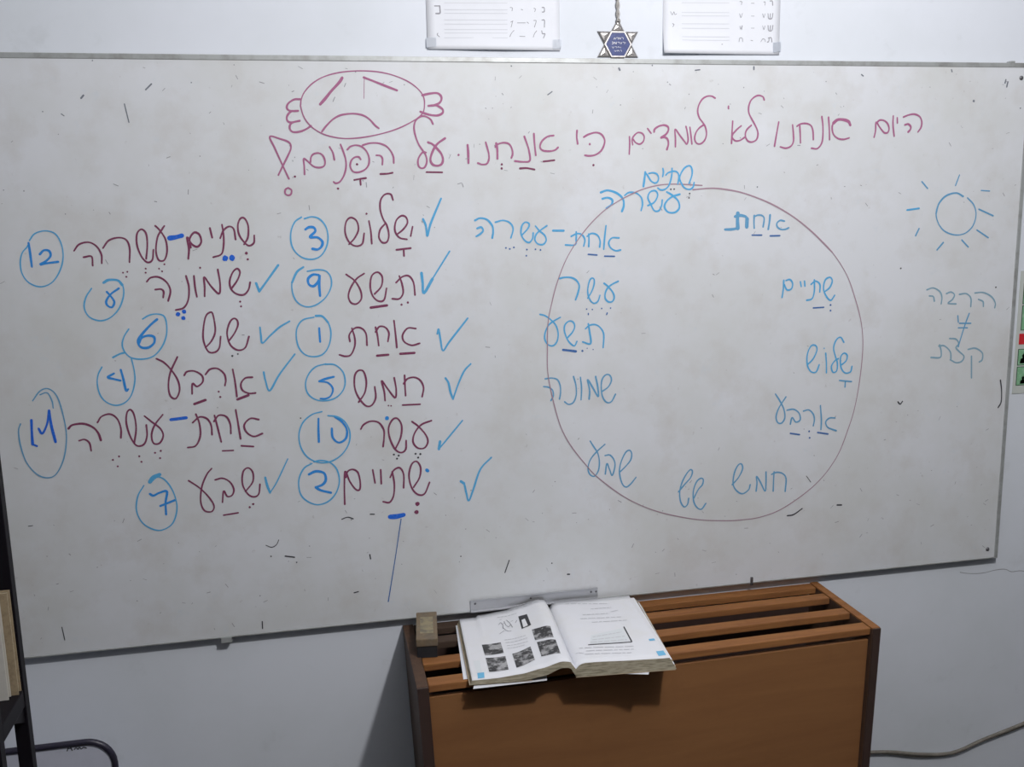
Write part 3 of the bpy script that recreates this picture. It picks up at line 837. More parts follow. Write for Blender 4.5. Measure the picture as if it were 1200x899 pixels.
19:-4428,17938 -4382,17902
19:-4744,17979
@stray_ink||slate
39:9379,18886 9380,18834
26:11899,18746 11941,18717
27:14090,18864 14107,18821
36:15478,18659 15463,18585
40:15533,18610 15513,18505
44:14695,18194
28:15903,18040
26:9523,16387
24:8060,18807 8161,18819
@stray_ink||black
34:15881,11772 15932,11520 15942,11242 15872,11107
33:13187,11410 13249,11351 13305,11413
32:13088,14516
33:15585,13995
@stray_ink||black
24:285,9676 411,9709 521,9664
25:883,9734 966,9726
24:-434,11899
@stray_ink||black
32:10469,8872 10632,8887 10843,9014
41:11737,9025 11847,9016
18:10923,9790 11037,9637
@stray_ink||slate
23:4126,18860
41:6390,18834 6408,18800
24:7112,18896
21:4873,18304 4964,18366"""
yb = lambda x, z: YB
for n, l, ink, st, sub in parse(INK):
    if n == 'stray_ink':
        o = ink_part(n, ink, st, board, yb); o['kind'] = 'stuff'; o['label'] = 'stray black pen ticks'
        continue
    o = ink_part(n, ink, st, board, yb)
    col = dict(magenta='magenta', plum='dark plum', blue='light blue', blue2='blue', steel='grey blue', faint='faint grey blue', thin='purple', navy='dark blue', royal='royal blue', black='black', slate='grey')
    o['label'] = l or col[ink] + ' marker ' + n.replace('_', ' ')
    for n2, i2, s2 in sub:
        for s3 in ([[q] for q in s2] if n2 == 'vowel_mark' else [s2]):
            c = ink_part(n2, i2, s3, o, yb)
            if i2 != ink: c['label'] = col[i2] + ' ' + n2.replace('_', ' ')
# small worn specks and scuffs all over the enamel
bm = bmesh.new()
for k in range(330):
    x = R.uniform(BX0 + 0.15, BX1 - 0.02); z = R.choice((R.uniform(0.75, 1.02), R.uniform(0.75, 1.87), R.uniform(1.6, 1.885)))
    a = R.uniform(0, math.pi); ln = R.choice((0, 0, 0.002, 0.004, 0.007, 0.009))
    if ln == 0: ribbon(bm, [(x, z)], R.uniform(0.0008, 0.0022), yb)
    else: ribbon(bm, [(x, z), (x + ln * math.cos(a), z + ln * math.sin(a))], R.uniform(0.0006, 0.0014), yb, False)
for fc in bm.faces:
    fc.normal_update()
    if fc.normal.y > 0: fc.normal_flip()
o = link('worn_specks', bm, M['ink_grey'], board); o['kind'] = 'stuff'; o['label'] = 'small grey specks and scuffs'

# ---------------------------------------------------------------- papers on the wall
INKA = """@printed_letter|grey printed Hebrew letter|grey
22:2633,20012 2734,20014
28:2734,20014 2739,19946 2734,19878 2657,19869
19:4821,20025 4861,20021 4868,19980 4860,19942 4820,19937
19:4812,19781 4863,19777 4861,19645
19:4804,19574 4818,19518 4869,19514 4837,19434
12:4161,20012 4203,20004 4197,19948
12:4386,19980 4416,19971
12:4651,20006 4683,19990 4665,19943
12:4167,19731 4212,19755
11:4207,19755 4170,19634
11:4503,19736 4535,19714
12:4642,19771 4692,19763 4652,19641
12:4136,19448 4175,19518 4226,19570
12:4623,19447 4652,19515 4698,19572
10:4304,19719 4471,19722
10:4341,19460 4451,19457
14:2680,19496 2667,19466 2709,19428
@ruled_line|pale ruled writing line|pale
12:2832,20072 4101,20094
12:2828,19947 4098,19967
12:2826,19879 4096,19898
12:2822,19754 4094,19771
12:2819,19674 4092,19690
12:2815,19571 4089,19586
12:2813,19502 4088,19517
12:2810,19411 4086,19424"""
INKB = """@printed_letter|grey printed Hebrew letter|grey
19:9786,20252 9838,20250 9851,20168
19:9749,19997 9765,19901 9838,19902 9861,20004
19:9806,19998 9799,19906
19:9756,19754 9772,19657 9845,19658 9868,19760
19:9814,19755 9806,19662
19:9769,19505 9834,19506 9852,19423
19:9787,19501 9779,19431 9747,19419
12:9644,20228 9678,20227 9672,20165
12:9103,20226 9146,20222 9138,20163
12:9625,19990 9655,19917 9679,19991
12:9103,19981 9133,19908 9167,19991
12:9631,19747 9662,19674 9686,19748
12:9114,19739 9133,19675 9168,19749 9154,19662
12:9596,19422 9639,19480 9691,19469 9700,19425
12:9096,19415 9114,19491 9171,19485 9178,19419
10:9361,20197 9430,20199
10:9367,19940 9437,19941
10:9373,19697 9443,19698
10:9366,19449 9413,19442
11:7564,19997 7602,19935 7639,19994 7657,19941 7697,19955
14:7609,19758 7641,19742 7617,19697
14:8703,19357 8724,19358
@ruled_line|pale ruled writing line|pale
12:7812,20177 8860,20194
12:7814,19986 8864,20001
12:7815,19919 8866,19933
12:7817,19761 8869,19774
12:7818,19671 8871,19683
12:7820,19501 8875,19511
12:7820,19433 8876,19442"""
def sheet(x0, x1, z0, z1, label, inktxt, curl, tapes):
    root = empty('paper_sheet', ((x0 + x1) / 2, 0, z0), label, 'paper', 'alphabet sheets above the whiteboard')
    def yf(x, z):
        t = max(0.0, 1 - (z - z0) / 0.07); s = (x - x0) / (x1 - x0)
        return -0.0015 - curl(s) * t * t
    bm = bmesh.new(); nx, nz = 16, 24; g = []; gb = []
    for i in range(nx + 1):
        x = x0 + (x1 - x0) * i / nx
        g.append([bm.verts.new((x, yf(x, z0 + (z1 - z0) * j / nz), z0 + (z1 - z0) * j / nz)) for j in range(nz + 1)])
        gb.append([bm.verts.new((x, yf(x, z0 + (z1 - z0) * j / nz) + 0.0004, z0 + (z1 - z0) * j / nz)) for j in range(nz + 1)])
    for i in range(nx):
        for j in range(nz):
            bm.faces.new((g[i][j], g[i + 1][j], g[i + 1][j + 1], g[i][j + 1])); bm.faces.new((gb[i][j], gb[i][j + 1], gb[i + 1][j + 1], gb[i + 1][j]))
    for i in range(nx):
        bm.faces.new((g[i][0], gb[i][0], gb[i + 1][0], g[i + 1][0])); bm.faces.new((g[i][nz], g[i + 1][nz], gb[i + 1][nz], gb[i][nz]))
    for j in range(nz):
        bm.faces.new((g[0][j], g[0][j + 1], gb[0][j + 1], gb[0][j])); bm.faces.new((g[nx][j], gb[nx][j], gb[nx][j + 1], g[nx][j + 1]))
    bmesh.ops.recalc_face_normals(bm, faces=bm.faces)
    link('page', bm, M['paper'], root, True)
    for n, l, ink, st, sub in parse(inktxt): 
        for g in (clusters(st, 0.0012) if n == 'printed_letter' else [[q] for q in st]): ink_part(n, ink, g, root, yf)['label'] = l
    for tx, tz, tw, th in tapes:
        bm = bmesh.new()
        q = [bm.verts.new((tx + a * tw, min(yf(tx + a * tw, max(z0, tz + b * th)) - 0.0012, -0.0015), tz + b * th)) for a, b in ((-.5, -.5), (.5, -.4), (.5, .5), (-.5, .4))]
        bm.faces.new(q); bmesh.ops.solidify(bm, geom=bm.faces[:], thickness=0.0003); link('tape', bm, M['tape'], root)['label'] = 'clear tape'
    return root
sheet(0.2465, 0.5185, 1.919, 2.129, 'white Hebrew letter sheet left of the hanging star', INKA, lambda s: 0.002 + 0.004 * math.sin(math.pi * s) ** 2, [(0.2540, 1.932, 0.020, 0.020), (0.5120, 1.932, 0.018, 0.020)])
sheet(0.7400, 1.0030, 1.916, 2.126, 'white Hebrew letter sheet right of the hanging star', INKB, lambda s: 0.009 * max(0.0, 1 - s) ** 1.5 + 0.001, [(0.9970, 1.932, 0.018, 0.022)])

# ---------------------------------------------------------------- hanging six-pointed star
sx, sz, sr = 0.6417, 1.9330, 0.0508
star = empty('star_pendant', (sx, 0, sz), 'silver six-pointed star ornament with blue centre hanging on the wall', 'ornament')
def ring6(r, rot=0.0): return [(sx + r * math.cos(rot + k * math.pi / 3), sz + r * math.sin(rot + k * math.pi / 3)) for k in range(6)]
hexa = ring6(sr / math.sqrt(3), 0.0); tips = ring6(sr, math.pi / 6)
bm = bmesh.new()
for k in range(6):    # six bevelled tips
    a, b, t = hexa[k], hexa[(k + 1) % 6], tips[k]
    cx, cz = (a[0] + b[0] + t[0]) / 3, (a[1] + b[1] + t[1]) / 3
    B = [bm.verts.new((p[0], -0.0003, p[1])) for p in (a, t, b)]
    F = [bm.verts.new((p[0], -0.0024, p[1])) for p in (a, t, b)]
    I = [bm.verts.new((p[0] + (cx - p[0]) * 0.30, -0.0045, p[1] + (cz - p[1]) * 0.30)) for p in (a, t, b)]
    J = [bm.verts.new((p[0] + (cx - p[0]) * 0.42, -0.0032, p[1] + (cz - p[1]) * 0.42)) for p in (a, t, b)]
    apex = bm.verts.new((cx, -0.0042, cz))
    for q in range(3):
        w_ = (q + 1) % 3
        bm.faces.new((B[q], B[w_], F[w_], F[q])); bm.faces.new((F[q], F[w_], I[w_], I[q])); bm.faces.new((I[q], I[w_], J[w_], J[q])); bm.faces.new((J[q], J[w_], apex))
    bm.faces.new(B)
bmesh.ops.recalc_face_normals(bm, faces=bm.faces)
link('star_frame', bm, M['silver'], star)
bm = bmesh.new()
h1 = ring6(sr / math.sqrt(3)); h2 = ring6(sr / math.sqrt(3) * 0.90)
o1 = [bm.verts.new((p[0], -0.0005, p[1])) for p in h1]; o2 = [bm.verts.new((p[0], -0.0047, p[1])) for p in h1]; i2 = [bm.verts.new((p[0], -0.0047, p[1])) for p in h2]; i1 = [bm.verts.new((p[0], -0.0036, p[1])) for p in h2]
for k in range(6):
    j = (k + 1) % 6
    bm.faces.new((o1[k], o1[j], o2[j], o2[k])); bm.faces.new((o2[k], o2[j], i2[j], i2[k])); bm.faces.new((i2[k], i2[j], i1[j], i1[k]))
bmesh.ops.recalc_face_normals(bm, faces=bm.faces)
link('rim', bm, M['silver'], star)
bm = bmesh.new(); fr = [bm.verts.new((p[0], -0.0040, p[1])) for p in h2]; bk = [bm.verts.new((p[0], -0.0010, p[1])) for p in h2]
bm.faces.new(fr); bm.faces.new(bk[::-1])
for k in range(6): bm.faces.new((fr[k], fr[(k + 1) % 6], bk[(k + 1) % 6], bk[k]))
bmesh.ops.recalc_face_normals(bm, faces=bm.faces)
en = link('enamel_plate', bm, M['enamel'], star); en['label'] = 'blue enamel hexagon'
INKS = """@engraved_letter|white letter|white
8:6323,19423 6338,19458 6357,19427 6376,19461
8:6387,19461 6412,19462 6415,19428
8:6430,19428 6438,19462 6464,19429 6473,19462
8:6492,19463 6522,19460 6530,19430
11:6284,19373 6310,19371 6304,19334 6284,19331
11:6335,19334 6338,19371 6376,19335 6384,19374
8:6407,19372 6438,19369 6438,19344
8:6461,19373 6479,19336 6499,19373
8:6519,19373 6550,19371 6553,19337
8:6571,19371 6575,19354
7:6284,19282 6307,19254 6330,19282
7:6353,19283 6376,19283 6376,19255
7:6399,19259 6422,19284 6442,19260
7:6458,19277 6476,19256
7:6335,19208 6356,19186 6376,19208
9:6399,19189 6411,19212 6438,19189
7:6461,19212 6484,19210 6488,19187"""
for n, l, ink, st, sub in parse(INKS):
    for g in st: ink_part(n, ink, [g], en, lambda x, z: -0.0041)['label'] = l
bm = bmesh.new()
for s in (0, math.pi):
    P = [(sx - 0.0028 + 0.0022 * math.cos(s + k * 0.55) + 0.0022 * (1 - k / 60), -0.006 + 0.002 * math.sin(s + k * 0.55), 1.977 + k * 0.0029) for k in range(61)]
    tube(bm, P, 0.0021, 8)
tube(bm, [(sx + 0.0035 * math.cos(t * math.pi / 6), -0.0065 - 0.0015 * math.sin(t * math.pi / 6), 1.9765 + 0.006 * math.sin(t * math.pi / 6)) for t in range(12)], 0.0011, 8, True)
link('cord', bm, M['chain'], star, True)['label'] = 'grey twisted hanging cord'

# ---------------------------------------------------------------- green poster beyond the board
px0, px1, pz0, pz1 = 1.6365, 1.90, 1.138, 1.434
po = empty('poster', (1.77, 0, pz0), 'green and red poster on the wall at the right edge of the whiteboard', 'poster')
abox('sheet', M['poster'], po, px0, px1, -0.0016, 0.0, pz0, pz1, 0.0003)
def panel(m, x0, x1, z0, z1, nm='printed_panel'):
    o = abox(nm, M['pdark'], po, x0, x1, -0.0021, -0.0016, z0, z1, 0); o['label'] = 'dark outline panel'
    c = abox('panel_fill', m, o, x0 + 0.0016, x1 - 0.0016, -0.0026, -0.0021, z0 + 0.0016, z1 - 0.0016, 0); return o
panel(M['pgreen'], 1.6465, 1.885, 1.292, 1.352); panel(M['pgreen'], 1.6465, 1.885, 1.355, 1.405)
abox('printed_panel', M['pred'], po, 1.6440, 1.885, -0.0022, -0.0016, 1.258, 1.284, 0.0004)['label'] = 'red band'
a = panel(M['pgreen'], 1.6440, 1.885, 1.207, 1.247); b_ = panel(M['pgreen'], 1.6440, 1.885, 1.158, 1.204)
def figure(par, cx, z0, s):
    bm = bmesh.new()
    pts_ = [(-.5, 0), (.5, 0), (.4, .45), (.15, .5), (.25, .75), (0, .95), (-.25, .75), (-.15, .5), (-.4, .45)]
    f_ = [bm.verts.new((cx + s * a * .8, -0.0030, z0 + s * b)) for a, b in pts_]; bm.faces.new(f_)
    bmesh.ops.solidify(bm, geom=bm.faces[:], thickness=0.0003); bmesh.ops.recalc_face_normals(bm, faces=bm.faces)
    link('printed_figure', bm, M['pdark'], par)
figure(a, 1.660, 1.212, 0.026); figure(b_, 1.662, 1.162, 0.020); figure(a, 1.72, 1.212, 0.026); figure(b_, 1.73, 1.164, 0.03)

# ---------------------------------------------------------------- cable low on the wall
P = catmull([(1.14, -0.007, 0.247), (1.22, -0.007, 0.2455)] + [(x, -0.007, z) for x, z in [(1.2948, 0.2432), (1.3594, 0.2352), (1.4324, 0.2188), (1.506, 0.2082), (1.5549, 0.2119), (1.6155, 0.2309), (1.6768, 0.2463), (1.7385, 0.2619)]] + [(1.86, -0.007, 0.295), (2.1, -0.007, 0.36)], 6)
bm = bmesh.new(); tube(bm, P, 0.0044, 10); tube(bm, [(p[0], -0.0052, p[2] - 0.0045 + 0.0022 * math.sin(p[0] * 21)) for p in P], 0.0030, 8)
tag(link('cable', bm, M['cable'], None, True), 'dusty grey cable sagging along the wall right of the wooden cabinet', 'cable')

# ---------------------------------------------------------------- slatted wooden cabinet
XL, XR, ZT = 0.147, 1.139, 0.710
DL, DR = 0.296, 0.270
cab = empty('wooden_cabinet', (0.643, -0.14, 0), 'brown wooden cabinet with a slatted top standing under the whiteboard', 'cabinet')
def cabf(u, v, z):
    """u across 0..1, v depth 0 (wall)..1 (front); the cabinet narrows a little to the floor"""
    k = (ZT - z) / ZT
    x0, x1 = XL + 0.030 * k, XR - 0.026 * k
    return (x0 + (x1 - x0) * u, -(0.002 + (DL - 0.002 + (DR - DL) * u) * v), z)
TL_, TR_ = 0.023, 0.9805
def cbox(name, m, u0, u1, v0, v1, z0, z1, bev=0.0):
    bm = bmesh.new(); box(bm, u0, u1, v0, v1, z0, z1, 0)
    for q in bm.verts: q.co = Vector(cabf(*q.co))
    if bev: bmesh.ops.bevel(bm, geom=bm.edges[:], offset=bev, segments=2, affect='EDGES', profile=0.6)
    bmesh.ops.recalc_face_normals(bm, faces=bm.faces)
    return link(name, bm, m, cab)
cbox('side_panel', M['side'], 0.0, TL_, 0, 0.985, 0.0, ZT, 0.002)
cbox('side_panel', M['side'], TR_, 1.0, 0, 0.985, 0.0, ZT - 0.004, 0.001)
cbox('top_edge', M['slat'], TR_, 1.0, 0, 0.985, ZT - 0.004, ZT, 0.001)['label'] = 'lighter top edge'  # cap in the slat colour, lighter than the panel below
cbox('edge_strip', M['edge'], 0.0005, TL_ - 0.0005, 0.985, 1.0, 0.0, ZT - 0.001, 0.001)
cbox('edge_strip', M['edge'], TR_ + 0.0005, 0.9995, 0.985, 1.0, 0.0, ZT - 0.001, 0.001)
cbox('front_panel', M['panel'], TL_ + 0.0005, TR_ - 0.0005, 0.905, 0.945, 0.03, ZT - 0.030, 0.001)
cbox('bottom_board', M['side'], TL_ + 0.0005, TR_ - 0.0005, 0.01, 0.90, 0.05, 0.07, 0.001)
cbox('back_panel', M['edge'], TL_ + 0.0005, TR_ - 0.0005, 0.0, 0.015, 0.07, ZT - 0.04, 0.0)
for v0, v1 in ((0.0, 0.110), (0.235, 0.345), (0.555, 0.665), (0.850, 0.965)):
    cbox('slat', M['slat_dark_end' if v0 < 0.3 else 'slat'], TL_ + 0.0005, TR_ - 0.0005, v0, v1, ZT - 0.017, ZT - 0.002, 0.002)

# ---------------------------------------------------------------- board eraser
er = empty('board_eraser', (0.1895, -0.1035, ZT - 0.002), 'dirty wooden board eraser lying on the left end of the cabinet top', 'board eraser')
er.rotation_euler = (0, 0, math.radians(-6.3)); bpy.context.view_layer.update()
def epart(name, m, *b, bev=0.0015):
    bm = bmesh.new(); box(bm, *b, bev); o = link(name, bm, m); o.parent = er; return o
epart('felt_pad', M['felt'], -0.0205, 0.0205, -0.0655, 0.0665, 0.0, 0.0255)['label'] = 'black inky felt'
epart('wooden_back', M['eraser_wood'], -0.022, 0.022, -0.0675, 0.0675, 0.0255, 0.0420, bev=0.002)
epart('worn_label', M['eraser_label'], -0.0135, 0.0135, -0.040, 0.040, 0.0420, 0.0424, bev=0.0)['label'] = 'worn yellowish label'

# ---------------------------------------------------------------- open textbook
Q = dict(BL=(.2512, -.310), TL=(.2695, -.0290), BR=(.636, -.342), TR=(.6570, -.0310))
Z0 = ZT + 0.0006
def interp(tab, u):
    if u <= tab[0][0]: return tab[0][1]
    for (a, p), (b, q) in zip(tab, tab[1:]):
        if u <= b:
            t = (u - a) / (b - a); t = t * t * (3 - 2 * t) * 0.5 + t * 0.5
            return p + (q - p) * t
    return tab[-1][1]
TOP = [(0, .0105), (.12, .011), (.25, .0155), (.35, .0235), (.45, .0345), (.49, .0330), (.52, .017), (.535, .024), (.56, .0285), (.64, .0290), (.8, .0275), (1, .0265)]
BOT = [(0, .002), (.20, .002), (.28, .004), (.36, .009), (.45, .0225), (.49, .0215), (.52, .004), (.56, .002), (1, .002)]
GUT = 0.52
def base(u, v):
    f_ = lambda k: (1 - v) * ((1 - u) * Q['BL'][k] + u * Q['BR'][k]) + v * ((1 - u) * Q['TL'][k] + u * Q['TR'][k])
    return f_(0), f_(1)
def S(u, v, dh=0.0):
    x, y = base(u, v); h = interp(TOP, u) + 0.0012 * math.sin(v * 7 + u * 5) * (1 - abs(u - .5)) + (0.004 * max(0, v - .6) / .4 if u < GUT and u > .1 else 0)
    return Vector((x, y, Z0 + h + dh))
book = empty('open_book', (0.45, -0.19, ZT), 'thick open textbook with grey pictures lying on the slatted cabinet top', 'book')
def block(name, u0, u1, n, fl, fr):
    bm = bmesh.new(); nv = 14; T = []; B = []
    for i in range(n + 1):
        u = u0 + (u1 - u0) * i / n
        T.append([bm.verts.new(S(u, j / nv)) for j in range(nv + 1)])
        e = (fl if i == 0 else 0) + (fr if i == n else 0)
        row = []
        for j in range(nv + 1):
            v = j / nv; x, y = base(u + e, v)
            hb = interp(BOT, u); arch = 1.0 if v < 0.25 else max(0.0, 1 - (v - 0.25) / 0.3)
            row.append(bm.verts.new((x, y + 0.002 * (v - .5), Z0 + .002 + (hb - .002) * arch)))
        B.append(row)
    def F(vs, k):
        f_ = bm.faces.new(vs); f_.material_index = k; return f_
    for i in range(n):
        for j in range(nv):
            F((T[i][j], T[i + 1][j], T[i + 1][j + 1], T[i][j + 1]), 0); F((B[i][j], B[i][j + 1], B[i + 1][j + 1], B[i + 1][j]), 1)
        F((T[i][0], B[i][0], B[i + 1][0], T[i + 1][0]), 1); F((T[i][nv], T[i + 1][nv], B[i + 1][nv], B[i][nv]), 1)
    for j in range(nv):
        F((T[0][j], T[0][j + 1], B[0][j + 1], B[0][j]), 1); F((T[n][j], B[n][j], B[n][j + 1], T[n][j + 1]), 1)
    bmesh.ops.recalc_face_normals(bm, faces=bm.faces)
    o = link(name, bm, [M['bookpage'], M['pageedge']], book); 
    for p in o.data.polygons: p.use_smooth = p.material_index == 0
    return o
lp = block('left_pages', 0.0, GUT, 40, -0.010, 0); rp = block('right_pages', GUT, 1.0, 30, 0, 0.036)
def bend_board(name, m, us, vs, h0, h1):
    bm = bmesh.new()
    a = [Vector((*base(us[i], vs[j]), 0)) for i, j in ((0, 0), (1, 0), (1, 1), (0, 1))]
    lo = [bm.verts.new((p.x, p.y, Z0 + h0)) for p in a]; hi = [bm.verts.new((p.x, p.y, Z0 + h1)) for p in a]
    bm.faces.new(lo[::-1]); bm.faces.new(hi)
    for k in range(4): bm.faces.new((lo[k], lo[(k + 1) % 4], hi[(k + 1) % 4], hi[k]))
    return link(name, bm, m, book)
bend_board('cover', M['cover'], (-0.014, 0.30), (0.002, 0.995), 0.0004, 0.0020)['label'] = 'worn tan cover board'
bend_board('cover', M['cover'], (0.52, 1.030), (-0.004, 0.995), 0.0004, 0.0020)['label'] = 'worn tan cover board'
# a few pages fanned out past the right edge
for k, (du, dv, h) in enumerate(((0.028, 0.0, .021), (0.042, -0.004, .016), (0.056, -0.010, .010), (0.068, -0.018, .005))):
    bm = bmesh.new(); r0 = [base(0.99, 0.01), base(1 + du * 0.5, 0.01), base(1 + du, 0.985 + dv), base(0.99, 0.985)]
    lo = [bm.verts.new((x, y, Z0 + h)) for x, y in r0]; hi = [bm.verts.new((x, y, Z0 + h + 0.0008)) for x, y in r0]
    bm.faces.new(lo[::-1]); bm.faces.new(hi)
    for q in range(4): bm.faces.new((lo[q], lo[(q + 1) % 4], hi[(q + 1) % 4], hi[q]))
    link('fanned_page', bm, M['pageedge' if k in (1, 3) else 'bookpage'], rp)
def patch(name, m, par, quad, dh=0.0006, n=10):
    bm = bmesh.new(); a, b, c, d = [Vector(q) for q in quad]; g = []
    for i in range(n + 1):
        s = i / n; row = []
        for j in range(n + 1):
            t = j / n; p = (1 - t) * ((1 - s) * a + s * b) + t * ((1 - s) * d + s * c); row.append(bm.verts.new(S(p.x, p.y, dh)))
        g.append(row)
    for i in range(n):
        for j in range(n):
            f_ = bm.faces.new((g[i][j], g[i + 1][j], g[i + 1][j + 1], g[i][j + 1])); f_.normal_update()
            if f_.normal.z < 0: f_.normal_flip()
    return link(name, bm, m, par)
for q in ([(0.0901, 0.5245), (0.1909, 0.5182), (0.1911, 0.3443), (0.0921, 0.3478)], [(0.0922, 0.3051), (0.1941, 0.2897), (0.1903, 0.087), (0.0931, 0.0942)], [(0.2316, 0.306), (0.3325, 0.3468), (0.3297, 0.1374), (0.2313, 0.0925)], [(0.3682, 0.5905), (0.4659, 0.5532), (0.4599, 0.3758), (0.3663, 0.4234)], [(0.3715, 0.3868), (0.4652, 0.3397), (0.4602, 0.1219), (0.367, 0.1631)]):
    patch('printed_picture', M['print'], lp, q)['label'] = 'grey printed picture'
patch('printed_picture', M['printblack'], lp, [(0.3213, 0.8324), (0.3703, 0.833), (0.3733, 0.6586), (0.3189, 0.6387)])['label'] = 'black printed picture with a white shape'
patch('white_shape', M['bookpage'], lp, [(0.3316, 0.7618), (0.3514, 0.7714), (0.3565, 0.6619), (0.3289, 0.6492)], 0.0012, 4)
patch('page_mark', M['printblue'], lp, [(0.0329, 0.0933), (0.0675, 0.0959), (0.063, 0.0198), (0.0299, 0.0168)], n=4)['label'] = 'blue page corner block'
patch('page_mark', M['printblue'], rp, [(0.9516, 0.0967), (0.9904, 0.1011), (0.992, 0.0412), (0.9502, 0.0325)], n=4)['label'] = 'blue page corner block'
patch('page_mark', M['printblue'], rp, [(0.9525, 0.2723), (0.9827, 0.2748), (0.9825, 0.2475), (0.9513, 0.2451)], n=4)['label'] = 'small blue page mark'
patch('page_mark', M['printpale'], lp, [(0.0261, 0.2747), (0.0585, 0.276), (0.0566, 0.1037), (0.0305, 0.099)], n=4)['label'] = 'pale blue margin tint'
patch('box_rule', M['printblack'], rp, [(0.8576, 0.479), (0.8648, 0.483), (0.8613, 0.251), (0.8538, 0.2473)], n=6)
patch('box_rule', M['printblack'], rp, [(0.6254, 0.2604), (0.8555, 0.2556), (0.8564, 0.2451), (0.6248, 0.2501)], n=12)
patch('tinted_box', M['printpale'], rp, [(0.6641, 0.3899), (0.8498, 0.4624), (0.8463, 0.2643), (0.6369, 0.2675)], 0.0005, 8)
def lines(name, par, segs, wd, m):
    for (a, b) in segs:
        bm = bmesh.new()
        a, b = Vector(a), Vector(b); d = b - a; t = 0.0
        nv = Vector((-d.y, d.x)).normalized() * wd
        while t < 1:
            l = min(1 - t, R.uniform(0.06, 0.2)); k = 5
            row = []
            for i in range(k + 1):
                p = a + d * (t + l * i / k); row.append((bm.verts.new(S(p.x + nv.x, p.y + nv.y, .0008)), bm.verts.new(S(p.x - nv.x, p.y - nv.y, .0008))))
            for i in range(k):
                f_ = bm.faces.new((row[i][0], row[i + 1][0], row[i + 1][1], row[i][1])); f_.normal_update()
                if f_.normal.z < 0: f_.normal_flip()
            t += l + 0.03
        link(name, bm, m, par)
def prs(l): return list(zip(l[::2], l[1::2]))
lines('text_line', lp, prs([(0.2878, 0.9795), (0.4585, 0.9587), (0.299, 1.0223), (0.4296, 0.9944), (0.2148, 0.5429), (0.3284, 0.5306), (0.2145, 0.4962), (0.3325, 0.4857), (0.2177, 0.4482), (0.3293, 0.4329), (0.2163, 0.4033), (0.3069, 0.3973), (0.2081, 0.904), (0.3176, 0.8877)]), 0.0045, M['printgrey'])
lines('text_line', rp, prs([(0.6092, 0.9428), (0.8559, 0.8892), (0.7352, 0.816), (0.8555, 0.8176), (0.6726, 0.7194), (0.8225, 0.7159), (0.6491, 0.6556), (0.8864, 0.6418), (0.7016, 0.5867), (0.8999, 0.5813), (0.8406, 0.7411), (0.8841, 0.76), (0.6685, 0.3621), (0.8315, 0.4029), (0.658, 0.3196), (0.8372, 0.3394), (0.6433, 0.287), (0.8394, 0.2899), (0.5718, 0.2202), (0.8549, 0.1894), (0.5993, 0.1699), (0.8464, 0.1492), (0.5856, 0.1233), (0.8248, 0.1037), (0.5445, 0.1617), (0.5823, 0.1392)]), 0.0045, M['printgrey'])
bm = bmesh.new()
for seg in ([(0.197, 0.6486), (0.2254, 0.6815)], [(0.2034, 0.7837), (0.2192, 0.815), (0.2276, 0.7697), (0.2233, 0.7123)], [(0.2218, 0.7429), (0.2353, 0.6858), (0.2487, 0.6626), (0.2643, 0.6606)], [(0.2393, 0.8237), (0.2428, 0.761), (0.2548, 0.7225), (0.2712, 0.7573)], [(0.2534, 0.8347), (0.2673, 0.781), (0.2752, 0.7038)], [(0.2167, 0.8574), (0.2299, 0.86)], [(0.2751, 0.794), (0.2888, 0.8016)], [(0.2966, 0.7539), (0.3076, 0.7841)], [(0.2264, 0.7905), (0.2395, 0.7931)]):
    for a, b in zip(seg, seg[1:]):
        a, b = Vector(a), Vector(b); nv = Vector((-(b - a).y, (b - a).x)).normalized() * 0.0019
        f_ = bm.faces.new([bm.verts.new(S(p.x, p.y, .0009)) for p in (a + nv, b + nv, b - nv, a - nv)]); f_.normal_update()
        if f_.normal.z < 0: f_.normal_flip()
link('line_drawing', bm, M['ink_grey'], lp)

# loose sheets lying under the book
def loose(pts_, h, label):
    bm = bmesh.new(); lo = [bm.verts.new((x, y, ZT - 0.0016 + h)) for x, y in pts_]; hi = [bm.verts.new((x, y, ZT - 0.0012 + h)) for x, y in pts_]
    bm.faces.new(lo); bm.faces.new(hi[::-1])
    for k in range(len(pts_)): bm.faces.new((lo[k], lo[(k + 1) % len(pts_)], hi[(k + 1) % len(pts_)], hi[k]))
    bmesh.ops.recalc_face_normals(bm, faces=bm.faces)
    return tag(link('loose_sheet', bm, M['paper']), label, 'paper', 'loose sheets under the open book')
loose([(0.2605, -0.0303), (0.2392, -0.2774), (0.2843, -0.278), (0.3092, -0.0337)], 0.0, 'loose white sheet sticking out at the left side of the open book')
loose([(0.2513, -0.3204), (0.3949, -0.3215), (0.4113, -0.2471), (0.2754, -0.2318)], 0.0007, 'loose white sheet edge under the front left of the open book')
loose([(0.4776, -0.3119), (0.5908, -0.3474), (0.6234, -0.2812), (0.4991, -0.2499)], 0.0014, 'loose white sheet edge under the front right of the open book')

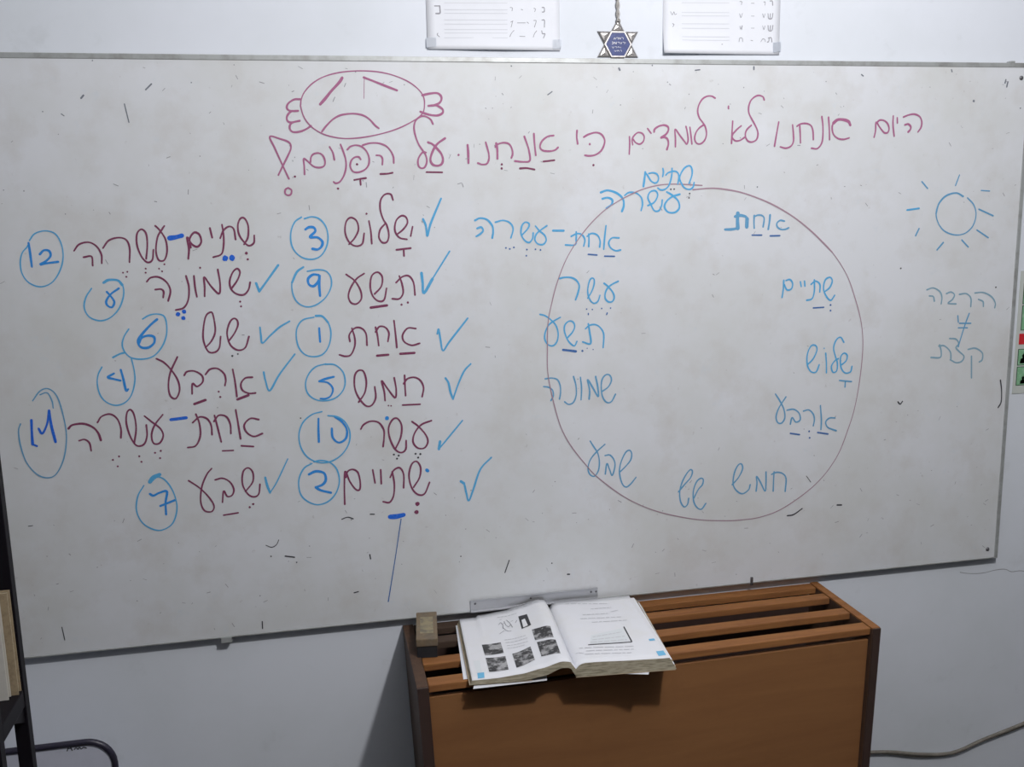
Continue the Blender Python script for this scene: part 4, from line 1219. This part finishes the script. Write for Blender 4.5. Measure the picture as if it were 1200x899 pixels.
# ---------------------------------------------------------------- black rack at the left
rx0, rx1, ry0, ry1 = -0.86, -0.485, -0.585, -0.435
rack = empty('metal_rack', (-0.67, -0.51, 0), 'black metal shelf rack at the left end of the big whiteboard', 'rack')
for x in (rx0, rx1 - 0.021):
    for y in (ry0, ry1 - 0.020):
        bm = bmesh.new(); box(bm, x, x + 0.021, y, y + 0.020, 0.0, 1.85, 0.0015); link('upright', bm, M['black'], rack)
for z in (0.12, 0.843, 1.33, 1.80):
    bm = bmesh.new(); box(bm, rx0 + 0.001, rx1 - 0.001, ry0 + 0.021, ry1 - 0.021, z, z + 0.028, 0.002)
    link('shelf', bm, M['black'], rack)
    bm = bmesh.new()
    for y in (ry0 + 0.001, ry1 - 0.019): box(bm, rx0 + 0.021, rx1 - 0.021, y, y + 0.018, z - 0.002, z + 0.028, 0.001)
    link('cross_bar', bm, M['black'], rack)
bm = bmesh.new()
for x in (rx0 + 0.004, rx1 - 0.007):
    v = [bm.verts.new((x + dx, yy, zz)) for dx in (0, 0.003) for yy, zz in ((ry1 - 0.020, 0.843), (ry1 - 0.075, 0.843), (ry1 - 0.020, 0.815))]
    bm.faces.new(v[:3]); bm.faces.new(v[3:][::-1])
    for k in range(3): bm.faces.new((v[k], v[3 + k], v[3 + (k + 1) % 3], v[(k + 1) % 3]))
bmesh.ops.recalc_face_normals(bm, faces=bm.faces); link('gusset', bm, M['black'], rack)
def shelf_book(x1, wd, y0, th, h, m, label):
    z = 0.8712; x0 = x1 - wd; y1 = y0 + th
    b = empty('book', ((x0 + x1) / 2, (y0 + y1) / 2, z), label, 'book', 'books on the black rack')
    bm = bmesh.new(); box(bm, x0, x1, y0, y0 + 0.002, z, z + h, 0.0005); box(bm, x0, x1, y1 - 0.002, y1, z, z + h, 0.0005); box(bm, x0, x0 + 0.002, y0 + 0.002, y1 - 0.002, z, z + h)
    link('cover', bm, m, b)
    abox('page_block', M['pageedge'], b, x0 + 0.0025, x1 - 0.003, y0 + 0.0023, y1 - 0.0023, z + 0.003, z + h - 0.003, 0)
shelf_book(-0.4880, 0.22, -0.4720, 0.015, 0.168, M['spine_tan'], 'tan book standing on the black rack behind the pale book')
shelf_book(-0.4985, 0.21, -0.4860, 0.013, 0.172, M['spine_white'], 'pale book standing on the black rack in front of the tan book')

# ---------------------------------------------------------------- small framed whiteboard standing behind the rack
mx0, mx1, mz0, mz1, my = -0.86, -0.4345, 0.006, 0.6045, -0.15
sb = empty('small_whiteboard', ((mx0 + mx1) / 2, my, 0), 'small whiteboard with a dark rounded frame standing at the bottom left', 'whiteboard')
rc = 0.05; P = []
for cx, cz, a0 in ((mx1 - rc, mz1 - rc, 0), (mx0 + rc, mz1 - rc, 90), (mx0 + rc, mz0 + rc, 180), (mx1 - rc, mz0 + rc, 270)):
    for k in range(9):
        a = math.radians(a0 + k * 90 / 8); P.append((cx + rc * math.cos(a), my, cz + rc * math.sin(a)))
bm = bmesh.new(); tube(bm, P, 0.0062, 12, True); link('frame', bm, M['navy_frame'], sb, True)
bm = bmesh.new()
fr = [bm.verts.new((p[0], my - 0.002, p[2])) for p in P]; bk = [bm.verts.new((p[0], my + 0.003, p[2])) for p in P]
bm.faces.new(fr); bm.faces.new(bk[::-1])
for k in range(len(P)): bm.faces.new((fr[k], bk[k], bk[(k + 1) % len(P)], fr[(k + 1) % len(P)]))
bmesh.ops.recalc_face_normals(bm, faces=bm.faces)
mp = link('panel', bm, M['mini'], sb)
INKM = """@logo|small dark mark|black
21:-5176,5922 -5126,6022 -5084,5920
18:-5162,5967 -5090,5969
21:-5041,5938 -5007,5969 -4980,5930 -4946,5967 -4919,5927 -4875,5957 -4825,5932"""
for n, l, ink, st, sub in parse(INKM): ink_part(n, ink, st, mp, lambda x, z: my - 0.0021)['label'] = l
